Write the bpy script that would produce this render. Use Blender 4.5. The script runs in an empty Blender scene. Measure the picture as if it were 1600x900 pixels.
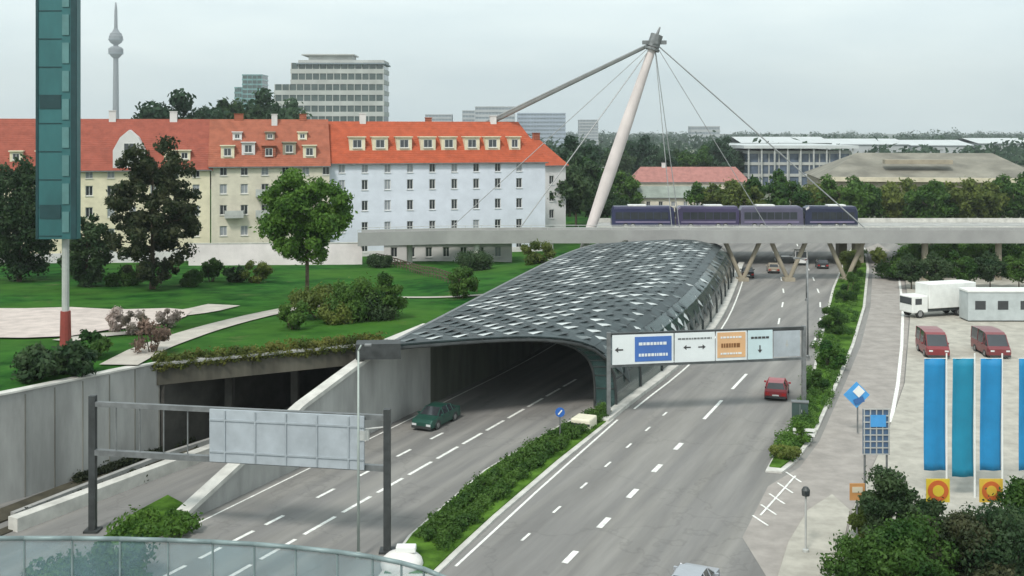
import bpy, math, random
import numpy as np
from mathutils import Vector, Matrix, Euler
R = math.radians
rnd = random.Random(7)
C = bpy.context.scene.collection
scene = bpy.context.scene
# ------------------------------------------------------------------ camera
F, CH, HZ = 1700.0, 22.0, 205.0     # focal length in px, eye height, horizon row: a level camera with vertical shift
def ray(px, py): return Vector(((px-800)/F, 1, (HZ-py)/F))
def G(px, py, z=0.0):
    d = ray(px, py); t = (z-CH)/d.z
    return Vector((d.x*t, d.y*t, z))
def D(px, py, Y):
    d = ray(px, py); t = Y/d.y
    return Vector((d.x*t, Y, CH+d.z*t))
cam_d = bpy.data.cameras.new('camera'); cam = bpy.data.objects.new('camera', cam_d); C.objects.link(cam)
cam.location = (0,0,CH); cam.rotation_euler = (math.pi/2, 0, 0); cam_d.shift_y = -(450-HZ)/1600
cam_d.lens = 36*F/1600; cam_d.sensor_width = 36; cam_d.clip_start = .3; cam_d.clip_end = 12000
scene.camera = cam
# ------------------------------------------------------------------ materials
MATS = {}
def mat(name, col, rough=.8, var=.12, scale=1.0, metal=0, bump=0, detail=6, col2=None, trans=0, alpha=1, spec=.4, stretch=None, lo=.35, hi=.65):
    if name in MATS: return MATS[name]
    m = bpy.data.materials.new(name); m.use_nodes = True; nt = m.node_tree; N = nt.nodes; L = nt.links
    b = N['Principled BSDF']; b.inputs['Roughness'].default_value = rough; b.inputs['Metallic'].default_value = metal
    b.inputs['Specular IOR Level'].default_value = spec
    tc = N.new('ShaderNodeTexCoord'); mp = N.new('ShaderNodeMapping'); L.new(tc.outputs['Object'], mp.inputs[0])
    if stretch: mp.vector_type='TEXTURE'; mp.inputs['Rotation'].default_value = (0,0,stretch[0]); mp.inputs['Scale'].default_value = [1/q for q in stretch[1]]
    n = N.new('ShaderNodeTexNoise'); n.inputs['Scale'].default_value = scale; n.inputs['Detail'].default_value = detail; n.inputs['Roughness'].default_value = .62
    L.new(mp.outputs[0], n.inputs['Vector'])
    r = N.new('ShaderNodeValToRGB'); L.new(n.outputs['Fac'], r.inputs[0])
    c1 = [max(0,c*(1-var)) for c in col]; c2 = [min(1,c*(1+var)) for c in (col2 or col)]
    r.color_ramp.elements[0].position = lo; r.color_ramp.elements[1].position = hi
    r.color_ramp.elements[0].color = (*c1,1); r.color_ramp.elements[1].color = (*c2,1)
    L.new(r.outputs[0], b.inputs['Base Color'])
    if bump:
        n2 = N.new('ShaderNodeTexNoise'); n2.inputs['Scale'].default_value = scale*6; n2.inputs['Detail'].default_value = 4
        L.new(mp.outputs[0], n2.inputs['Vector'])
        bp = N.new('ShaderNodeBump'); bp.inputs['Strength'].default_value = bump; bp.inputs['Distance'].default_value = .05
        L.new(n2.outputs['Fac'], bp.inputs['Height']); L.new(bp.outputs[0], b.inputs['Normal'])
    if trans: b.inputs['Transmission Weight'].default_value = trans
    if alpha < 1: b.inputs['Alpha'].default_value = alpha
    MATS[name] = m; return m
def glass(name, col, rough=.08, alpha=1.0):
    if name in MATS: return MATS[name]
    m = mat(name, col, rough, .25, .35, spec=.8, alpha=alpha); return m
def leafmat(name, dark, light, scale=.5, sss=.42):
    if name in MATS: return MATS[name]
    m = bpy.data.materials.new(name); m.use_nodes = True; nt = m.node_tree; N = nt.nodes; L = nt.links
    b = N['Principled BSDF']; b.inputs['Roughness'].default_value = .6; b.inputs['Specular IOR Level'].default_value = .25
    g = N.new('ShaderNodeNewGeometry'); n = N.new('ShaderNodeTexNoise'); n.inputs['Scale'].default_value = scale; n.inputs['Detail'].default_value = 5
    L.new(g.outputs['Position'], n.inputs['Vector'])
    oi = N.new('ShaderNodeObjectInfo'); ma = N.new('ShaderNodeMath'); ma.operation = 'MULTIPLY_ADD'
    L.new(oi.outputs['Random'], ma.inputs[0]); ma.inputs[1].default_value = .22; ma.inputs[2].default_value = -.11
    ad = N.new('ShaderNodeMath'); L.new(n.outputs['Fac'], ad.inputs[0]); L.new(ma.outputs[0], ad.inputs[1])
    r = N.new('ShaderNodeValToRGB'); r.color_ramp.elements[0].position = .32; r.color_ramp.elements[1].position = .7
    r.color_ramp.elements[0].color = (*dark,1); r.color_ramp.elements[1].color = (*light,1)
    L.new(ad.outputs[0], r.inputs[0]); L.new(r.outputs[0], b.inputs['Base Color'])
    tr = N.new('ShaderNodeBsdfTranslucent'); L.new(r.outputs[0], tr.inputs[0]); mx = N.new('ShaderNodeMixShader'); mx.inputs[0].default_value = sss
    out = N['Material Output']; L.new(b.outputs[0], mx.inputs[1]); L.new(tr.outputs[0], mx.inputs[2]); L.new(mx.outputs[0], out.inputs[0])
    MATS[name] = m; return m
RH = math.pi/2 - R(24)   # heading of the carriageways in plan
asphalt = mat('asphalt', (.218,.212,.2), .9, .16, .5, bump=.25, detail=9, stretch=(RH,(.12,1,1)))
asphalt_dark = mat('asphalt_dark', (.085,.083,.08), .9, .25, .8, bump=.25, detail=9, stretch=(RH,(.12,1,1)))
asphalt_pink = mat('asphalt_pink', (.3,.275,.25), .9, .16, .7, bump=.2, detail=9)
def wear(m,angle):
    nt=m.node_tree; N=nt.nodes; L=nt.links; b=N['Principled BSDF']; src=b.inputs['Base Color'].links[0].from_socket
    tc=N['Texture Coordinate']; mp=N.new('ShaderNodeMapping'); mp.vector_type='TEXTURE'; mp.inputs['Rotation'].default_value=(0,0,angle); mp.inputs['Scale'].default_value=(33,1.5,1); L.new(tc.outputs['Object'],mp.inputs[0])
    n=N.new('ShaderNodeTexNoise'); n.inputs['Scale'].default_value=1.0; n.inputs['Detail'].default_value=4; L.new(mp.outputs[0],n.inputs['Vector'])
    r=N.new('ShaderNodeValToRGB'); r.color_ramp.elements[0].position=.4; r.color_ramp.elements[1].position=.62; r.color_ramp.elements[0].color=(.82,.82,.83,1); r.color_ramp.elements[1].color=(1.08,1.07,1.05,1); L.new(n.outputs['Fac'],r.inputs[0])
    mx=N.new('ShaderNodeMixRGB'); mx.blend_type='MULTIPLY'; mx.inputs[0].default_value=1; L.new(src,mx.inputs[1]); L.new(r.outputs[0],mx.inputs[2])
    # sealed cracks and repair patches
    v=N.new('ShaderNodeTexVoronoi'); v.feature='DISTANCE_TO_EDGE'; v.inputs['Scale'].default_value=.11; nz=N.new('ShaderNodeTexNoise'); nz.inputs['Scale'].default_value=.5; nz.inputs['Detail'].default_value=5
    ad=N.new('ShaderNodeMixRGB'); ad.blend_type='ADD'; ad.inputs[0].default_value=1; L.new(tc.outputs['Object'],nz.inputs['Vector']); sc_=N.new('ShaderNodeVectorMath'); sc_.operation='SCALE'; sc_.inputs['Scale'].default_value=5; L.new(nz.outputs['Color'],sc_.inputs[0]); L.new(tc.outputs['Object'],ad.inputs[1]); L.new(sc_.outputs[0],ad.inputs[2]); L.new(ad.outputs[0],v.inputs['Vector'])
    r2=N.new('ShaderNodeValToRGB'); r2.color_ramp.elements[0].position=.006; r2.color_ramp.elements[1].position=.014; r2.color_ramp.elements[0].color=(.88,.88,.88,1); r2.color_ramp.elements[1].color=(1,1,1,1); L.new(v.outputs['Distance'],r2.inputs[0])
    m2=N.new('ShaderNodeMixRGB'); m2.blend_type='MULTIPLY'; m2.inputs[0].default_value=1; L.new(mx.outputs[0],m2.inputs[1]); L.new(r2.outputs[0],m2.inputs[2]); L.new(m2.outputs[0],b.inputs['Base Color'])
wear(asphalt,RH); 
paving = mat('paving', (.38,.36,.31), .9, .18, .7, bump=.2, detail=9)
path_m = mat('path_gravel', (.42,.39,.34), .95, .15, .6, bump=.2)
paint = mat('road_paint', (.68,.68,.64), .7, .25, 3, detail=8, lo=.3, hi=.6)
concrete = mat('concrete', (.33,.33,.315), .9, .22, .5, bump=.3, detail=9, stretch=(0,(1,1,.25)))
concrete_l = mat('concrete_light', (.52,.51,.47), .85, .18, .8, bump=.2, detail=9)
concrete_d = mat('concrete_stained', (.2,.195,.17), .9, .4, .5, bump=.3, detail=9, stretch=(0,(1,1,.2)))
grass = mat('grass', (.006,.055,.008), .95, .35, .28, bump=.8, detail=12, col2=(.016,.085,.012), spec=.05)
def patches(m,c2,sc,lo,hi):
    nt=m.node_tree; N=nt.nodes; L=nt.links; b=N['Principled BSDF']; src=b.inputs['Base Color'].links[0].from_socket
    n=N.new('ShaderNodeTexNoise'); n.inputs['Scale'].default_value=sc; n.inputs['Detail'].default_value=10; n.inputs['Roughness'].default_value=.7; L.new(N['Texture Coordinate'].outputs['Object'],n.inputs['Vector'])
    r=N.new('ShaderNodeValToRGB'); r.color_ramp.elements[0].position=lo; r.color_ramp.elements[1].position=hi; L.new(n.outputs['Fac'],r.inputs[0])
    mx=N.new('ShaderNodeMixRGB'); L.new(r.outputs[0],mx.inputs[0]); L.new(src,mx.inputs[1]); mx.inputs[2].default_value=(*c2,1); L.new(mx.outputs[0],b.inputs['Base Color'])
patches(grass,(.05,.125,.018),.07,.4,.68); patches(grass,(.13,.13,.06),.25,.6,.8)
grass2 = mat('verge_grass', (.03,.08,.01), .95, .4, .5, bump=.8, detail=12, col2=(.07,.14,.02), spec=.05)
ground_m = mat('far_ground', (.06,.085,.045), .95, .5, .012, detail=12, col2=(.11,.12,.08))
soil = mat('soil', (.05,.045,.03), .95, .4, .8)
steel = mat('galvanised_steel', (.2,.21,.21), .5, .2, 1.5, metal=.5)
steel_d = mat('dark_steel', (.055,.06,.06), .5, .25, 1.5, metal=.3)
steel_l = mat('light_steel', (.45,.46,.44), .45, .15, 1.0, metal=.2)
signback = mat('sign_back', (.4,.44,.47), .5, .12, .8, metal=.25, detail=9)
white_p = mat('white_paint', (.72,.73,.7), .55, .08, 1)
cream = mat('cream_render', (.66,.6,.44), .9, .12, .5, bump=.1, detail=8)
cream2 = mat('pale_yellow_render', (.58,.54,.44), .9, .12, .5, bump=.1, detail=8)
bluew = mat('pale_blue_render', (.6,.635,.7), .9, .07, .4, bump=.1, detail=8)
whitew = mat('white_render', (0.613, 0.594, 0.585), .9, .08, .4, detail=8)
beige = mat('beige_stone', (0.302, 0.266, 0.202), .9, .15, .4, detail=8)
glass_d = glass('window_glass', (.035,.04,.045))
curtain = glass('curtained_glass', (.28,.3,.32), .15)
framew = mat('window_frame_paint', (.6,.6,.58), .6, .08, 1)
rubber = mat('rubber', (.025,.025,.025), .85, .1, 1)
rim_m = mat('wheel_rim', (.35,.35,.35), .35, .1, 1, metal=.7)
def tile_mat(name, col):
    m = mat(name, col, .85, .16, .9, bump=.15, detail=10); nt = m.node_tree; N = nt.nodes; L = nt.links
    w = N.new('ShaderNodeTexWave'); w.bands_direction = 'Z'; w.inputs['Scale'].default_value = 1.0; w.inputs['Distortion'].default_value = .6
    tc = N['Texture Coordinate']; L.new(tc.outputs['Object'], w.inputs[0])
    b2 = N.new('ShaderNodeBump'); b2.inputs['Strength'].default_value = .5; b2.inputs['Distance'].default_value = .08
    L.new(w.outputs['Fac'], b2.inputs['Height']); L.new(N['Bump'].outputs[0], b2.inputs['Normal']); L.new(b2.outputs[0], N['Principled BSDF'].inputs['Normal'])
    return m
tile_o = tile_mat('orange_roof_tiles', (.36,.075,.032))
tile_r = tile_mat('red_roof_tiles', (.27,.07,.045))
tile_b = tile_mat('weathered_roof_tiles', (.3,.095,.055))
# ------------------------------------------------------------------ mesh helpers
class MB:
    def __init__(s): s.v=[]; s.f=[]; s.m=[]
    def face(s, pts, mi=0):
        i=len(s.v); s.v += [tuple(p) for p in pts]; s.f.append(tuple(range(i,i+len(pts)))); s.m.append(mi); return s
    def box(s, c, d, rz=0, mi=0, M=None):
        x,y,z = d[0]/2,d[1]/2,d[2]/2; T = Matrix.Translation(c) @ (M if M is not None else Matrix.Rotation(rz,4,'Z'))
        P=[T@Vector(p) for p in ((-x,-y,-z),(x,-y,-z),(x,y,-z),(-x,y,-z),(-x,-y,z),(x,-y,z),(x,y,z),(-x,y,z))]
        i=len(s.v); s.v += [tuple(p) for p in P]
        for q in ((3,2,1,0),(4,5,6,7),(0,1,5,4),(1,2,6,5),(2,3,7,6),(3,0,4,7)): s.f.append(tuple(i+k for k in q)); s.m.append(mi)
        return s
    def bb(s, a, b, mi=0):   # box from min to max
        return s.box([(a[k]+b[k])/2 for k in range(3)], [b[k]-a[k] for k in range(3)], mi=mi)
    def tube(s, p, q, r0, r1=None, n=8, mi=0, caps=True):
        p=Vector(p); q=Vector(q); r1=r0 if r1 is None else r1; d=(q-p)
        if d.length<1e-6: return s
        d.normalize(); a=d.orthogonal().normalized(); b=d.cross(a); i=len(s.v)
        for c,r in ((p,r0),(q,r1)):
            for k in range(n):
                t=2*math.pi*k/n; s.v.append(tuple(c+a*math.cos(t)*r+b*math.sin(t)*r))
        for k in range(n): s.f.append((i+k,i+(k+1)%n,i+n+(k+1)%n,i+n+k)); s.m.append(mi)
        if caps: s.f.append(tuple(i+k for k in range(n))[::-1]); s.m.append(mi); s.f.append(tuple(i+n+k for k in range(n))); s.m.append(mi)
        return s
    def lathe(s, c, prof, n=20, mi=0):   # prof: (r,z)
        i=len(s.v); c=Vector(c)
        for r,z in prof:
            for k in range(n):
                t=2*math.pi*k/n; s.v.append((c.x+r*math.cos(t),c.y+r*math.sin(t),c.z+z))
        for j in range(len(prof)-1):
            for k in range(n): s.f.append((i+j*n+k,i+j*n+(k+1)%n,i+(j+1)*n+(k+1)%n,i+(j+1)*n+k)); s.m.append(mi)
        s.f.append(tuple(i+(len(prof)-1)*n+k for k in range(n))); s.m.append(mi)
        return s
    def prism(s, poly, z0, z1, mi=0):
        n=len(poly); a=sum(poly[k][0]*poly[(k+1)%n][1]-poly[(k+1)%n][0]*poly[k][1] for k in range(n))
        if a<0: poly=poly[::-1]
        i=len(s.v); s.v += [(p[0],p[1],z0) for p in poly]+[(p[0],p[1],z1) for p in poly]
        s.f.append(tuple(range(i+n-1,i-1,-1))); s.m.append(mi); s.f.append(tuple(range(i+n,i+2*n))); s.m.append(mi)
        for k in range(n): s.f.append((i+k,i+(k+1)%n,i+n+(k+1)%n,i+n+k)); s.m.append(mi)
        return s
    def build(s, name, mats, parent=None, world=False, smooth=False, bevel=0):
        me=bpy.data.meshes.new(name); me.from_pydata(s.v,[],s.f)
        for m in (mats if isinstance(mats,(list,tuple)) else [mats]): me.materials.append(m)
        me.polygons.foreach_set('material_index', s.m)
        if smooth: me.polygons.foreach_set('use_smooth',[True]*len(s.f))
        me.update()
        o=bpy.data.objects.new(name,me); C.objects.link(o)
        if parent is not None:
            o.parent=parent
            if world:
                o.matrix_parent_inverse = WM[parent.name].inverted()
        if bevel:
            md=o.modifiers.new('bevel','BEVEL'); md.width=bevel; md.segments=2; md.limit_method='ANGLE'
        return o
WM = {}
def thing(name, label, cat, loc=(0,0,0), rz=0, group=None):
    o=bpy.data.objects.new(name,None); C.objects.link(o); o.location=loc; o.rotation_euler=(0,0,rz); o.empty_display_size=.5
    o['label']=label; o['category']=cat
    if group: o['group']=group
    WM[o.name] = Matrix.Translation(loc) @ Matrix.Rotation(rz,4,'Z')
    return o
def tag(o, label, cat, group=None):
    o['label']=label; o['category']=cat
    if group: o['group']=group
    return o
def struct(o, kind='structure'): o['kind']=kind; return o
def copy_tree(o, parent=None, loc=None, rz=None, label=None, sc=None):
    c=o.copy(); C.objects.link(c)
    if parent is not None: c.parent=parent
    if loc is not None: c.location=loc
    if rz is not None: c.rotation_euler=(0,0,rz)
    if sc is not None: c.scale=sc if isinstance(sc,(tuple,list)) else (sc,sc,sc)
    if label: c['label']=label
    for ch in list(o.children): copy_tree(ch,c)
    return c
ORD = ['first','second','third','fourth','fifth','sixth','seventh','eighth','ninth','tenth','eleventh','twelfth','thirteenth','fourteenth','fifteenth','sixteenth','seventeenth','eighteenth','nineteenth','twentieth']
def interp(x, T):
    if x<=T[0][0]: return T[0][1]
    for (a,u),(b,v) in zip(T,T[1:]):
        if x<=b: return u+(v-u)*(x-a)/(b-a)
    return T[-1][1]
def resample(pts, step):
    pts=[Vector(p) for p in pts]; out=[pts[0]]
    for a,b in zip(pts,pts[1:]):
        n=max(1,int((b-a).length/step))
        for k in range(1,n+1): out.append(a.lerp(b,k/n))
    return out
def smooth_line(pts, it=2):   # Chaikin, ends kept
    pts=[Vector(p) for p in pts]
    for _ in range(it):
        q=[pts[0]]
        for a,b in zip(pts,pts[1:]): q += [a.lerp(b,.25), a.lerp(b,.75)]
        q.append(pts[-1]); pts=q
    return pts
def ribbon(mb, pts, w, z=None, mi=0, zf=None):
    pts=[Vector(p) for p in pts]; L=[];Rr=[]
    for i,p in enumerate(pts):
        d=(pts[min(i+1,len(pts)-1)]-pts[max(i-1,0)]); d.z=0; d.normalize(); n=Vector((-d.y,d.x,0))
        for lst,sg in ((L,1),(Rr,-1)):
            q=p+n*w/2*sg
            if z is not None: q.z=z
            if zf: q.z=zf(q.x,q.y)
            lst.append(q)
    for k in range(len(pts)-1): mb.face((Rr[k],Rr[k+1],L[k+1],L[k]),mi)
    return mb
def wall_run(mb, pts, thick, z0, mi=0):   # pts (x,y,ztop); closed solid run
    pts=[Vector(p) for p in pts]; L=[];Rr=[]
    for i,p in enumerate(pts):
        d=(pts[min(i+1,len(pts)-1)]-pts[max(i-1,0)]); d.z=0; d.normalize(); n=Vector((-d.y,d.x,0))
        L.append(p+n*thick/2); Rr.append(p-n*thick/2)
    zb=lambda i: z0[i] if isinstance(z0,list) else z0
    for k in range(len(pts)-1):
        l0,l1,r0,r1=L[k],L[k+1],Rr[k],Rr[k+1]
        bl0,bl1,br0,br1=[Vector((q.x,q.y,zb(j))) for q,j in ((l0,k),(l1,k+1),(r0,k),(r1,k+1))]
        mb.face((r0,r1,l1,l0),mi); mb.face((br0,br1,r1,r0),mi); mb.face((bl1,bl0,l0,l1),mi)
    for k in (0,-1):
        l,r=L[k],Rr[k]; bl=Vector((l.x,l.y,zb(k if k==0 else len(pts)-1))); br=Vector((r.x,r.y,bl.z))
        mb.face((bl,br,r,l) if k==0 else (br,bl,l,r),mi)
    return mb
# ------------------------------------------------------------------ main lines in plan
RB = smooth_line([G(*p) for p in ((700,892),(830,762),(952,650),(1062,570),(1118,510),(1146,450),(1156,415),(1172,392),(1190,378))])   # left edge of right carriageway = right foot of canopy
WL = smooth_line([G(*p) for p in ((250,832),(400,760),(640,645),(817,560),(905,505),(965,455),(1000,420),(1020,398),(1030,380))])   # wall foot, left edge of left carriageway
def at_y(line, y):
    for a,b in zip(line,line[1:]):
        if a.y<=y<=b.y: return a.x+(b.x-a.x)*(y-a.y)/(b.y-a.y+1e-9)
    return line[0].x if y<line[0].y else line[-1].x
# ------------------------------------------------------------------ ground, terrain
mb=MB(); 
for (x0,x1,y0,y1) in ((-7000,7000,-400,9000),): mb.face(((x0,y0,-.25),(x1,y0,-.25),(x1,y1,-.25),(x0,y1,-.25)))
struct(mb.build('ground', ground_m))
struct(MB().face([(-75,-10,0),(75,-10,0),(75,232,0),(70,430,0),(35,430,0),(10,232,0),(-40,100,0),(-75,100,0)]).build('road', asphalt))
HT=[(45,6.5),(78,6.25),(100,5.3),(130,4.1),(165,2.3),(190,2.0),(400,1.0),(900,0.0)]
def h(x,y):
    z=interp(y,HT)
    xb=at_y(WL,y); d=max(0,xb-x)
    if 85<y<158:
        k=max(0,1-d/22)*min(1,(y-85)/12)*min(1,(158-y)/12); z=z+(5.9-z)*k*.9
    return z+.12*math.sin(x*.21+1)*math.cos(y*.17)
def T(px,py,off=0):
    d=ray(px,py); t=60.0
    while t<900:
        p=Vector((0,0,CH))+d*t
        if p.z<=h(p.x,p.y): return Vector((p.x,p.y,h(p.x,p.y)+off))
        t+=.25
    return p
Wm0=Vector((G(605,661).x-.55,81.4,0))
front=resample([(-240,20,0),(-52,36,0),(-29.5,65.5,0),(-24.2,74,0),(Wm0.x-.2,Wm0.y-.5,0)],4)
rightp=[Vector((Wm0.x-.2,Wm0.y-.5,0))]+[Vector((p.x-.5,p.y,0)) for p in WL if p.y>82]+[Vector((30,300,0)),Vector((20,900,0))]
def arc(pts,n,warp=1.0):
    L=[0]
    for a,b in zip(pts,pts[1:]): L.append(L[-1]+(b-a).length)
    out=[]
    for i in range(n+1):
        s=L[-1]*(i/n)**warp
        for k in range(len(pts)-1):
            if s<=L[k+1]+1e-6: out.append(pts[k].lerp(pts[k+1],(s-L[k])/(L[k+1]-L[k]+1e-9))); break
    return out
NU,NS=90,130
fr=arc(front[::-1],NU,1.5)[::-1]; rg=arc(rightp,NS,2.0)
lf=[Vector((-240-160*(k/NS),20+880*(k/NS)**2,0)) for k in range(NS+1)]
bk=[lf[-1].lerp(rg[-1],1-(1-u/NU)**1.5) for u in range(NU+1)]
mb=MB(); idx={}
for j in range(NS+1):
    for i in range(NU+1):
        u=1-(1-i/NU)**1.5; s=j/NS
        s2=s*s
        p=fr[i]*(1-s2)+bk[i]*s2+lf[j]*(1-u)+rg[j]*u-(fr[0]*(1-u)*(1-s2)+fr[-1]*u*(1-s2)+bk[0]*(1-u)*s2+bk[-1]*u*s2)
        mb.v.append((p.x,p.y,h(p.x,p.y)))
for j in range(NS):
    for i in range(NU):
        a=j*(NU+1)+i; mb.f.append((a,a+1,a+NU+2,a+NU+1)); mb.m.append(0)
struct(mb.build('lawn', grass, smooth=True))
# paths on the lawn
for pts,w in ((((185,572),(250,540),(330,512),(440,486),(520,475)),2.6),(((60,500),(160,500),(300,490),(350,478)),3.6),(((95,535),(180,522),(262,520)),2.0),(((620,466),(700,466),(770,461)),1.1),(((-60,498),(60,500)),3.6)):
    mb=MB(); pp=resample(smooth_line([T(*p) for p in pts],2),1.5)
    a=pp
    for sgn in (0,):
        # three strips across so that the path follows the lawn
        for off in (-w/3,0,w/3):
            q=[]
            for i,p in enumerate(a):
                d=(a[min(i+1,len(a)-1)]-a[max(i-1,0)]); d.z=0; d.normalize(); n=Vector((-d.y,d.x,0)); q.append(p+n*off)
            ribbon(mb,q,w/3,zf=lambda x,y:h(x,y)+.1)
    struct(mb.build('path', path_m))
mb=MB(); A_=[T(*p) for p in ((-40,484),(40,484),(110,482),(180,486),(262,484),(300,487))]; B_=[T(*p) for p in ((-40,530),(40,531),(110,528),(170,518),(235,512),(290,497))]
for i in range(5):
    for u in range(6):
        for v in range(6):
            f=lambda a_,b_:(lambda q:(q.x,q.y,h(q.x,q.y)+.14))(A_[i].lerp(A_[i+1],a_/6).lerp(B_[i].lerp(B_[i+1],a_/6),b_/6))
            mb.face((f(u,v+1),f(u+1,v+1),f(u+1,v),f(u,v)))
struct(mb.build('forecourt',mat('forecourt_gravel',(.5,.43,.39),.95,.15,.8,bump=.2)))
# ------------------------------------------------------------------ underpass, walls
def coping(mb, pts, w, t):
    pts=[Vector(p) for p in pts]
    wall_run(mb,[p+Vector((0,0,t)) for p in pts],w,[p.z+.003 for p in pts])
wp=[]
for px,top in ((285,.35),(380,2.0),(470,3.8),(540,4.9),(605,6.0),(640,6.1)):
    y=interp(px,((250,832),(400,760),(640,645))); g=G(px,y); wp.append(Vector((g.x,g.y,top)))
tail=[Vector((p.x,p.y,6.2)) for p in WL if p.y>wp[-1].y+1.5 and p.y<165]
t=thing('retaining_wall','pale concrete retaining wall with sloping light coping between underpass and carriageway','wall',(wp[2].x,wp[2].y,0))
allp=wp+tail
wall_run(MB(),allp[:7],.5,-.3).build('wall',concrete,t,True)
wall_run(MB(),allp[6:],.52,-.3).build('shade_toned_wall',mat('shade_toned_wall',(.07,.075,.058),.85,.35,.6,bump=.2,stretch=(0,(1,1,.2))),t,True)  # wall run under the canopy, its shade painted in as a darker colour
m_=MB(); coping(m_,allp[:7],.85,.28); m_.build('coping',concrete_l,t,True)
m_=MB()
for i,p in enumerate(resample(wp,3.5)): m_.box((p.x+.1,p.y-.27,p.z/2),(.05,.06,max(.1,p.z-.1)),rz=RH)
m_.build('joint',concrete_d,t,True)
PLc=Vector((-24.2,74,0)); PRc=Vector((Wm0.x,Wm0.y,0))
t=thing('retaining_wall','tall pale grey panelled concrete wall at left below the grass slope','wall',(-29.5,65.5,0))
lw=[Vector((-75,8,6.4)),Vector((-52,36,6.45)),Vector((-29.5,65.5,6.4)),Vector((-24.2,74,6.25))]
wall_run(MB(),lw,.5,-.3).build('wall',concrete,t,True)
m_=MB(); coping(m_,lw,.7,.12); m_.build('coping',concrete_l,t,True)
m_=MB()
for p in resample(lw,1.9): m_.box((p.x+.24,p.y-.1,3.1),(.06,.07,6.2),rz=R(57))
m_.build('joint',concrete_d,t,True)
# portal
t=thing('underpass_portal','dark underpass portal with stained concrete lintel under the lawn','tunnel',(PLc.x,PLc.y,0))
yb=46
m_=MB(); d=(PRc-PLc).normalized(); nrm=Vector((-d.y,d.x,0))
a=PLc+Vector((0,0,0)); b=PRc
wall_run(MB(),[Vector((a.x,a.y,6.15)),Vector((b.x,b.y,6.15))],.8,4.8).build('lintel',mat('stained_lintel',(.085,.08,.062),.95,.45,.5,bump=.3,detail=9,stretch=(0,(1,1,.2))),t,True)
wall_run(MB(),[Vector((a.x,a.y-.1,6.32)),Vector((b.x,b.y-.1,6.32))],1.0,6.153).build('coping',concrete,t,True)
back=Vector((9,40,0))
m_=MB(); m_.prism([(a.x,a.y+.4),(b.x,b.y+.4),(b.x+12,b.y+26),(a.x+12,a.y+26)],4.81,5.1); m_.build('ceiling',mat('shade_dark_concrete',(.05,.048,.042),.95,.3,.6),t,True)  # tunnel darkness is put into the colour of ceiling, inner wall and pillars
m_=MB(); wall_run(m_,[Vector((a.x+.35,a.y,4.79)),Vector((a.x+12,a.y+26,4.79)),Vector((b.x+12,b.y+26,4.79))],.5,-.2); m_.build('inner_wall',MATS['shade_dark_concrete'],t,True)
for k in (.2,.5): q=a.lerp(b,k); MB().box((q.x+1,q.y+3,2.2),(.5,.9,4.5)).build('pillar',MATS['shade_dark_concrete'],t,True)
# kerbs and strips of the underpass road
def kerb(pxs, w, z, m, label, z0=-.02, cat='kerb', name='kerb'):
    pts=[G(*p) for p in pxs]; o=wall_run(MB(),[Vector((p.x,p.y,z)) for p in resample(pts,3)],w,z0).build(name,m)
    return tag(o,label,cat)
kerb(((20,830),(100,800),(210,758),(328,714),(400,690)),.75,.75,concrete_l,'bright white low concrete barrier of the underpass road behind the grey-backed gantry',-.02,'barrier','barrier')
kerb(((20,810),(110,774),(265,713),(330,692)),.35,.35,concrete,'dim narrow kerb beside the dark strip at foot of the tall left wall')
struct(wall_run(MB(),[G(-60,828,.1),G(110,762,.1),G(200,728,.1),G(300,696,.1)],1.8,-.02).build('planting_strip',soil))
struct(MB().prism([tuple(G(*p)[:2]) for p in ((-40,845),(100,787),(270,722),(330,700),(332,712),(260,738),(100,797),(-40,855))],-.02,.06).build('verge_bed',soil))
# ------------------------------------------------------------------ carriageway furniture in the setting
def strip_poly(name, pts, m, z0, z1, smooth=0):
    pp=[G(*p) for p in pts]; return struct(MB().prism([(p.x,p.y) for p in pp],z0,z1).build(name,m))
kerb_m=concrete_l
# central reserve
ml=[(600,900),(645,838),(760,738),(870,672),(935,640)]; mr=[(955,655),(870,722),(770,808),(705,868),(672,900)]
strip_poly('median_kerb',[(590,905),(638,840),(755,738),(868,670),(938,636),(968,640),(958,658),(875,726),(775,812),(712,872),(678,905)],kerb_m,-.02,.12)
strip_poly('median',ml+mr,grass2,-.02,.18)
# kerb along foot of canopy
pp=[Vector((p.x,p.y,.3)) for p in resample(RB,3) if 78<p.y<185]
struct(wall_run(MB(),pp,.9,-.02).build('median_kerb',concrete_l))
# verge between right carriageway and side street
strip_poly('verge_kerb',[(1196,738),(1216,700),(1262,618),(1283,520),(1300,452),(1318,410),(1330,388),(1352,388),(1358,420),(1352,480),(1335,540),(1310,600),(1275,680),(1245,722),(1222,740)],kerb_m,-.02,.11)
strip_poly('verge',[(1202,732),(1221,698),(1267,616),(1288,520),(1304,452),(1321,410),(1332,390),(1349,390),(1354,420),(1348,480),(1330,540),(1305,598),(1270,677),(1240,718),(1220,734)],grass2,-.02,.2)
# side street and pavement
struct(MB().prism([tuple(G(*p)[:2]) for p in ((1200,760),(1250,730),(1280,690),(1320,600),(1345,540),(1360,480),(1364,420),(1352,388),(1372,380),(1402,400),(1412,430),(1420,500),(1412,600),(1380,690),(1330,800),(1310,905),(1200,905),(1160,840))],-.02,.012).build('side_street',asphalt_pink))
struct(MB().prism([tuple(G(*p)[:2]) for p in ((1312,905),(1332,800),(1383,690),(1414,600),(1422,500),(1414,430),(1402,400),(1460,398),(1900,398),(2000,905))],-.02,.13).build('pavement',paving))
strip_poly('pavement',[(1215,905),(1232,850),(1262,800),(1300,775),(1328,800),(1308,905)],paving,-.02,.12)
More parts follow.
